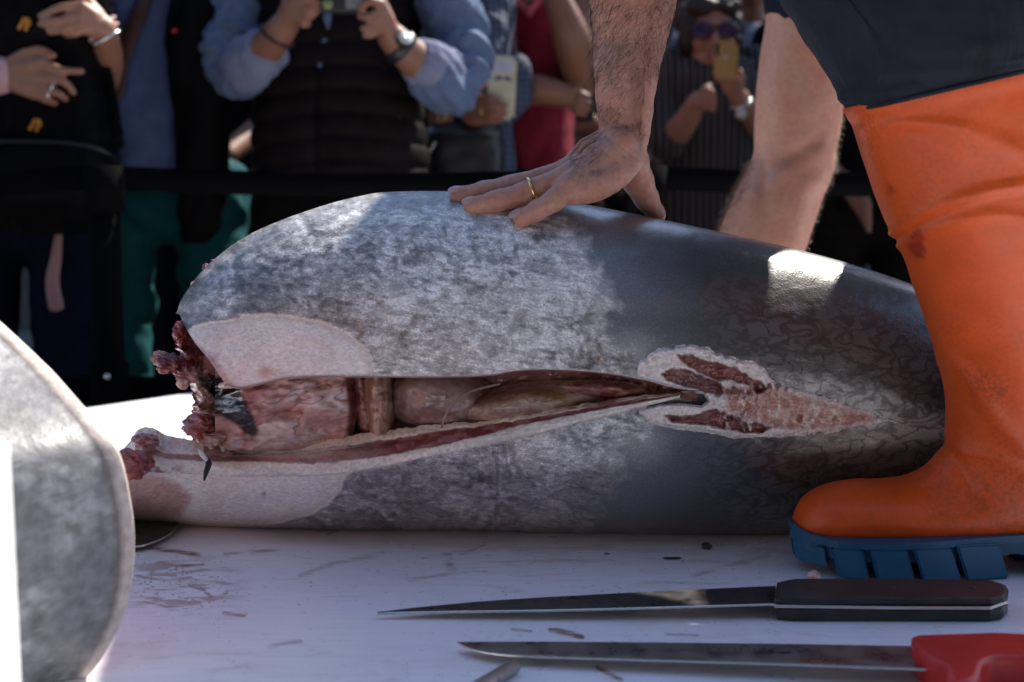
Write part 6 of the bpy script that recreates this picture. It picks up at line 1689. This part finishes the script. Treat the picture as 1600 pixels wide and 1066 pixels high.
# --- G: woman with glasses and a gold phone
D = 4.25
G = who(1112, D, 'woman with dark glasses and striped blouse filming with a gold phone')
torso(D, 1112, [(1050, 1182, 96, .10), (1040, 1192, 125, .13), (1036, 1192, 200, .14), (1034, 1194, 300, .145), (1030, 1198, 420, .15)], c_stripe, G, 'blouse', wr=.03, seed=2)
torso(D, 1112, [(1084, 1140, 74, .055), (1066, 1160, 88, .085), (1050, 1182, 98, .10)], c_stripe, G, 'blouse_shoulders', n=20)
legs(D + .02, 1112, c_dark, G, 0.88)
hc = (X_(1102, D), D - .04, Z_(62, D))
limbs = [arm([(1050, 215, D - .10), (1068, 195, D - .18), (1090, 158, D - .26)], [.042, .038, .027]), arm([(1190, 205, D - .08), (1172, 175, D - .18), (1152, 148, D - .26)], [.038, .034, .026])]
limbs += handgeo((1094, 160, D - .26), [[(1100, 144, D - .30), (1108, 140, D - .32), (1116, 146, D - .32)], [(1102, 152, D - .305), (1110, 150, D - .32), (1118, 154, D - .32)], [(1104, 160, D - .305), (1112, 160, D - .32), (1118, 163, D - .315)], [(1104, 168, D - .30), (1110, 170, D - .31), (1116, 172, D - .31)], [(1096, 146, D - .28), (1102, 136, D - .30), (1110, 134, D - .30)]], .0085, .016)
limbs += handgeo((1150, 150, D - .26), [[(1132, 130, D - .30), (1124, 124, D - .32), (1117, 120, D - .325)], [(1138, 124, D - .30), (1130, 118, D - .325), (1124, 115, D - .325)], [(1145, 122, D - .30), (1138, 116, D - .325), (1133, 113, D - .325)], [(1152, 126, D - .295), (1147, 118, D - .31), (1142, 114, D - .315)], [(1158, 134, D - .28), (1160, 122, D - .285), (1157, 111, D - .285)]], .0085, .015)
SKG = skin('crowd_skin_woman', (0.33, 0.17, 0.115), (0.34, 0.12, 0.08), 0.1, 0.2)
nb_ = np.array(hc) + (0, .05, -.17)
limbs += [tube_geo(spline([nb_, nb_ + ((s0[0] - nb_[0]) * .8, .02, -.04), s0], 4), [.035] * 9, 10) for s0 in STARTS]
fused('body', limbs + head_geo(hc, 1.02), 0.004, SKG, G, 3)
c = np.array(hc)
fused('hair', [ell_geo(c + (0, .025, .05), (.098, .10, .088)), ell_geo(c + (-.062, .01, .02), (.034, .07, .075)), ell_geo(c + (.062, .01, .02), (.034, .07, .075)), ell_geo(c + (0, .06, -.01), (.092, .06, .085)), ell_geo(c + (-.03, -.058, .085), (.05, .035, .032)), ell_geo(c + (.035, -.055, .088), (.045, .035, .03))], 0.006, M_dkhair, G, 2, wrinkle=.02, wscale=46)
gl = mesh('glasses', *geo_join([tube_geo([c + (s * (.035 + .030 * math.cos(q)), -.103 + .010 * abs(math.cos(q)) , .012 + .022 * math.sin(q)) for q in np.linspace(0, 2 * np.pi, 22)], .0035, 8) for s in (-1, 1)] + [tube_geo([c + (-.008, -.108, .016), c + (.008, -.108, .016)], .003, 8), tube_geo([c + (-.066, -.095, .016), c + (-.08, 0, .012)], .003, 8), tube_geo([c + (.066, -.095, .016), c + (.08, 0, .012)], .003, 8)]), M_blackplastic, G)
for s in (-1, 1):
    v, f = ell_geo(c + (s * .035, -.101, .012), (.030, .003, .022)); mesh('lens', v, f, plain('purple_tint_lens', (0.035, 0.02, 0.075), 0.08, 0.05), gl)
mesh('lips', *ell_geo(c + (-.002, -.091, -.062), (.024, .006, .008)), plain('lip', (0.30, 0.09, 0.08), 0.4), G)
fused('sleeve', [arm([(1052, 105, D), (1036, 160, D - .04), (1042, 220, D - .10), (1052, 214, D - .12)], [.066, .062, .058, .05])], 0.008, c_stripe, G, 3, wrinkle=.014)
fused('sleeve', [arm([(1180, 105, D), (1196, 160, D - .04), (1192, 210, D - .08)], [.066, .062, .055])], 0.008, c_stripe, G, 3, wrinkle=.014)
wq = bandring(P(1158, 162, D - .25), (-.4, -.3, .8), .029, .003, M_silver, G, 'watch', wid=.005)
v, f = tube_geo([P(1158, 178, D - .272), P(1158, 178, D - .282)], .0155, 20, caps=False); mesh('watch_face', v, f, plain('watch_dial', (0.6, 0.6, 0.58), 0.3), wq)
M_goldph = plain('gold_metal', (0.48, 0.34, 0.14), 0.30, 0.1, Metallic=0.6)
Yq = D - .335
ph2 = phone([(1116, 63), (1154, 65), (1152, 124), (1115, 122)], Yq, .009, M_goldph, 'gold phone held up by the woman in glasses')
flat('camera_module', [(1118, 68), (1124, 68.5), (1123, 88), (1118, 88)], Yq - .0013, M_blackplastic, ph2)
flat('emblem', [(1131, 88), (1134, 85), (1137, 88), (1136, 93), (1132, 93)], Yq - .0013, plain('pale_print', (0.6, 0.58, 0.5), 0.3), ph2)

# --- people standing further back
def backman(px, D, label, top, leg, sk, rings=None, hz=1.62, arm_out=None, hw=62, hair=M_dkhair):
    o = who(px, D, label)
    k = 4.25 / D
    zt = 1.43; ys = lambda z: float(pix(np.array([0.0, D, z]))[1])
    r = hw * k
    torso(D, px, [(px - r * .45, px + r * .45, ys(zt + .05), .06), (px - r, px + r, ys(zt - .02), .11), (px - r * 1.02, px + r * 1.02, ys(1.25), .13), (px - r * .95, px + r * .95, ys(1.08), .13), (px - r, px + r, ys(.88), .14)], top, o, seed=int(px) % 8)
    legs(D, px, leg, o, .92)
    x = X_(px, D); w = M_(r, D)
    limbs = []; sl = []
    for s in (-1, 1):
        e = np.array((x + s * (w + .05), D, 1.12)); wr_ = np.array((x + s * (w * .7), D - .18, 1.02))
        if arm_out is not None and s == arm_out[0]:
            wr_ = P(*arm_out[1]); e = np.array((wr_[0] + s * .08, D - .02, wr_[2] + .10 if arm_out[2] else 1.1))
        STARTS.append(e)
        limbs.append(tube_geo(spline([e, (e + wr_) / 2, wr_], 4), np.linspace(.04, .028, 9), 12))
        dv = (wr_ - e) / np.linalg.norm(wr_ - e)
        for i in range(4):
            off = np.array((0, -.01, .024 - .016 * i)) if abs(dv[2]) < .6 else np.array(((-.024 + .016 * i), -.01, 0))
            limbs.append(tube_geo([wr_, wr_ + dv * .07 + off, wr_ + dv * .13 + off * 1.2 + (0, .01, -.012), wr_ + dv * .165 + off * 1.2 + (0, .02, -.03)], [.017, .0105, .0092, .008], 10))
        limbs.append(tube_geo([wr_, wr_ + dv * .05 + (-s * .04, -.01, .01), wr_ + dv * .09 + (-s * .05, -.01, .0)], [.016, .011, .009], 10))
        sl.append(tube_geo(spline([(x + s * w * .92, D, zt - .05), (x + s * (w + .04), D, 1.26), e], 4), np.linspace(.072, .056, 9), 14))
    body_of(px, D, sk, o, limbs, hz, hair, 0.006)
    fused('sleeves', sl, 0.011, top, o, 3, wrinkle=.014)
    return o
backman(1168, 4.9, 'man in grey-blue shirt standing behind the woman in glasses', c_greyblue, c_dark, SK3, hz=1.66)
backman(1046, 5.0, 'person in pale grey-blue shirt between forearm and woman in glasses', c_greyblue, c_dark, SK3, hz=1.60)
backman(330, 3.75, 'person in black clothes behind the hanging black coat', c_black, c_black, SK2, hz=1.62)
backman(1352, 3.7, 'person in black clothes seen between bare leg and orange boot', c_black, c_dark, SK1, hz=1.66, arm_out=(-1, (1302, 272, 3.5), True))
backman(1262, 4.4, 'person in dark grey clothes behind the bare leg', c_dark, c_black, SK3, hz=1.6)
backman(1480, 4.2, 'person in charcoal clothes hidden mostly behind the orange boot', c_dark, c_dark, SK2, hz=1.6)
backman(965, 5.0, 'person in black jacket behind the hairy forearm', c_black, c_dark, SK3, hz=1.62)
backman(140, 4.2, 'person in dark clothes behind the backpack', c_dark, c_navy, SK3, hz=1.6)
backman(640, 4.4, 'person in charcoal jacket behind the man in the vest', c_dark, c_dark, SK3, hz=1.58)
backman(450, 4.6, 'tall person in black behind the man in the vest', c_black, c_dark, SK2, hz=1.7)
backman(790, 4.8, 'person in black coat behind the crimson polo shirt', c_black, c_dark, SK3, hz=1.6)

# --- barrier: posts and retractable belts
M_post = plain('black_powder_coat', (0.004, 0.004, 0.0045), 0.9, 0.1, Specular_IOR_Level=0.02)
M_belt = cloth('black_webbing', (0.004, 0.004, 0.005), 900, 8, 0.1, 1.0, 0.1, 0.0)
DB = 2.62
def post(px, label):
    x = X_(px, DB)
    o = empty('barrier_post', (x, DB, 0), label, 'barrier post', 'belt barrier posts')
    v, f = tube_geo([(x, DB, .03), (x, DB, .5), (x, DB, .97)], .028, 24, caps=False); mesh('pole', v, f, M_post, o)
    v, f = tube_geo([(x, DB, 0.004), (x, DB, 0.02), (x, DB, .035)], [.17, .165, .05], 36, caps=False); mesh('base', v, f, M_post, o)
    v, f = tube_geo([(x, DB, .90), (x, DB, .985)], .036, 24, caps=False); mesh('belt_head', v, f, M_post, o)
    v, f = tube_geo([(x, DB, .52), (x, DB, .62)], .036, 24, caps=False); mesh('belt_head', v, f, M_post, o)
    for zz in (.60, .535):
        v, f = ell_geo((x + .005, DB - .036, zz), (.006, .003, .006), None, 10, 8); mesh('screw', v, f, M_silver, o)
    return x
px_posts = [(-520, 'black belt barrier post beyond the left edge'), (166, 'black belt barrier post left of the tuna with two belts'), (1010, 'black belt barrier post hidden behind the hand'), (1760, 'black belt barrier post beyond the right edge')]
xs = [post(p, l) for p, l in px_posts]
for i in range(3):
    for zz, nm in ((0.962, 'upper'), (.572, 'lower')):
        xa, xb = xs[i] + .037, xs[i + 1] - .037
        sag = .012
        n = 30; t = np.linspace(0, 1, n)
        hw_ = .025 if nm == 'lower' else .022
        V = []
        for s, dy in ((hw_, 0), (-hw_, 0), (-hw_, .002), (hw_, .002)):
            V.append(np.stack([xa + (xb - xa) * t, DB + dy + 0 * t, zz + s - sag * 4 * t * (1 - t)], -1))
        o = mesh('barrier_belt', np.concatenate(V), quads(4, n, wrap_r=True), M_belt, smooth=False)
        tag(o, ['black webbing belt, %s one, at the far left of the post', 'black webbing belt, %s one, in front of the crowd at left', 'black webbing belt, %s one, behind the bare leg'][i] % nm, 'belt', 'barrier belts')

# --- building far behind the crowd
M_wall = plain('brown_stone', (0.10, 0.09, 0.08), 0.9, 0.3, 3, 0.5, 0.01, 12)
bd = empty('building', (0, 9, 0), 'dark stone building across the street behind the crowd', 'building')
box('wall', (-14, 9, 0), (14, 13, 4.2), M_wall, bd)
M_glass = plain('dark_glass', (0.02, 0.022, 0.025), 0.1, 0.1)
for i in range(-6, 7):
    w_ = box('window', (i * 2.0 - .55, 8.93, .9), (i * 2.0 + .55, 8.995, 2.5), M_glass, bd)
    box('frame', (i * 2.0 - .62, 8.90, .82), (i * 2.0 + .62, 8.929, .90), M_wall, w_)

# --- unseen building added behind the camera: a dark block against the low sky
M_wall2 = plain('dark_sky_blocker', (0.035, 0.037, 0.042), 0.9, 0.3, 3, 0.5, 0.01, 12)
bd2 = empty('building', (0, -5, 0), 'unseen dark building added behind the camera to block the low sky', 'building')
box('wall', (-16, -9, 0), (16, -5, 9.0), M_wall2, bd2)
for i in range(-6, 7):
    for z0 in (1.0, 4.2, 6.6):
        w_ = box('window', (i * 2.2 - .55, -4.995, z0), (i * 2.2 + .55, -4.94, z0 + 1.6), M_glass, bd2)
        box('sill', (i * 2.2 - .65, -4.994, z0 - .1), (i * 2.2 + .65, -4.88, z0 - .002), M_wall2, w_)
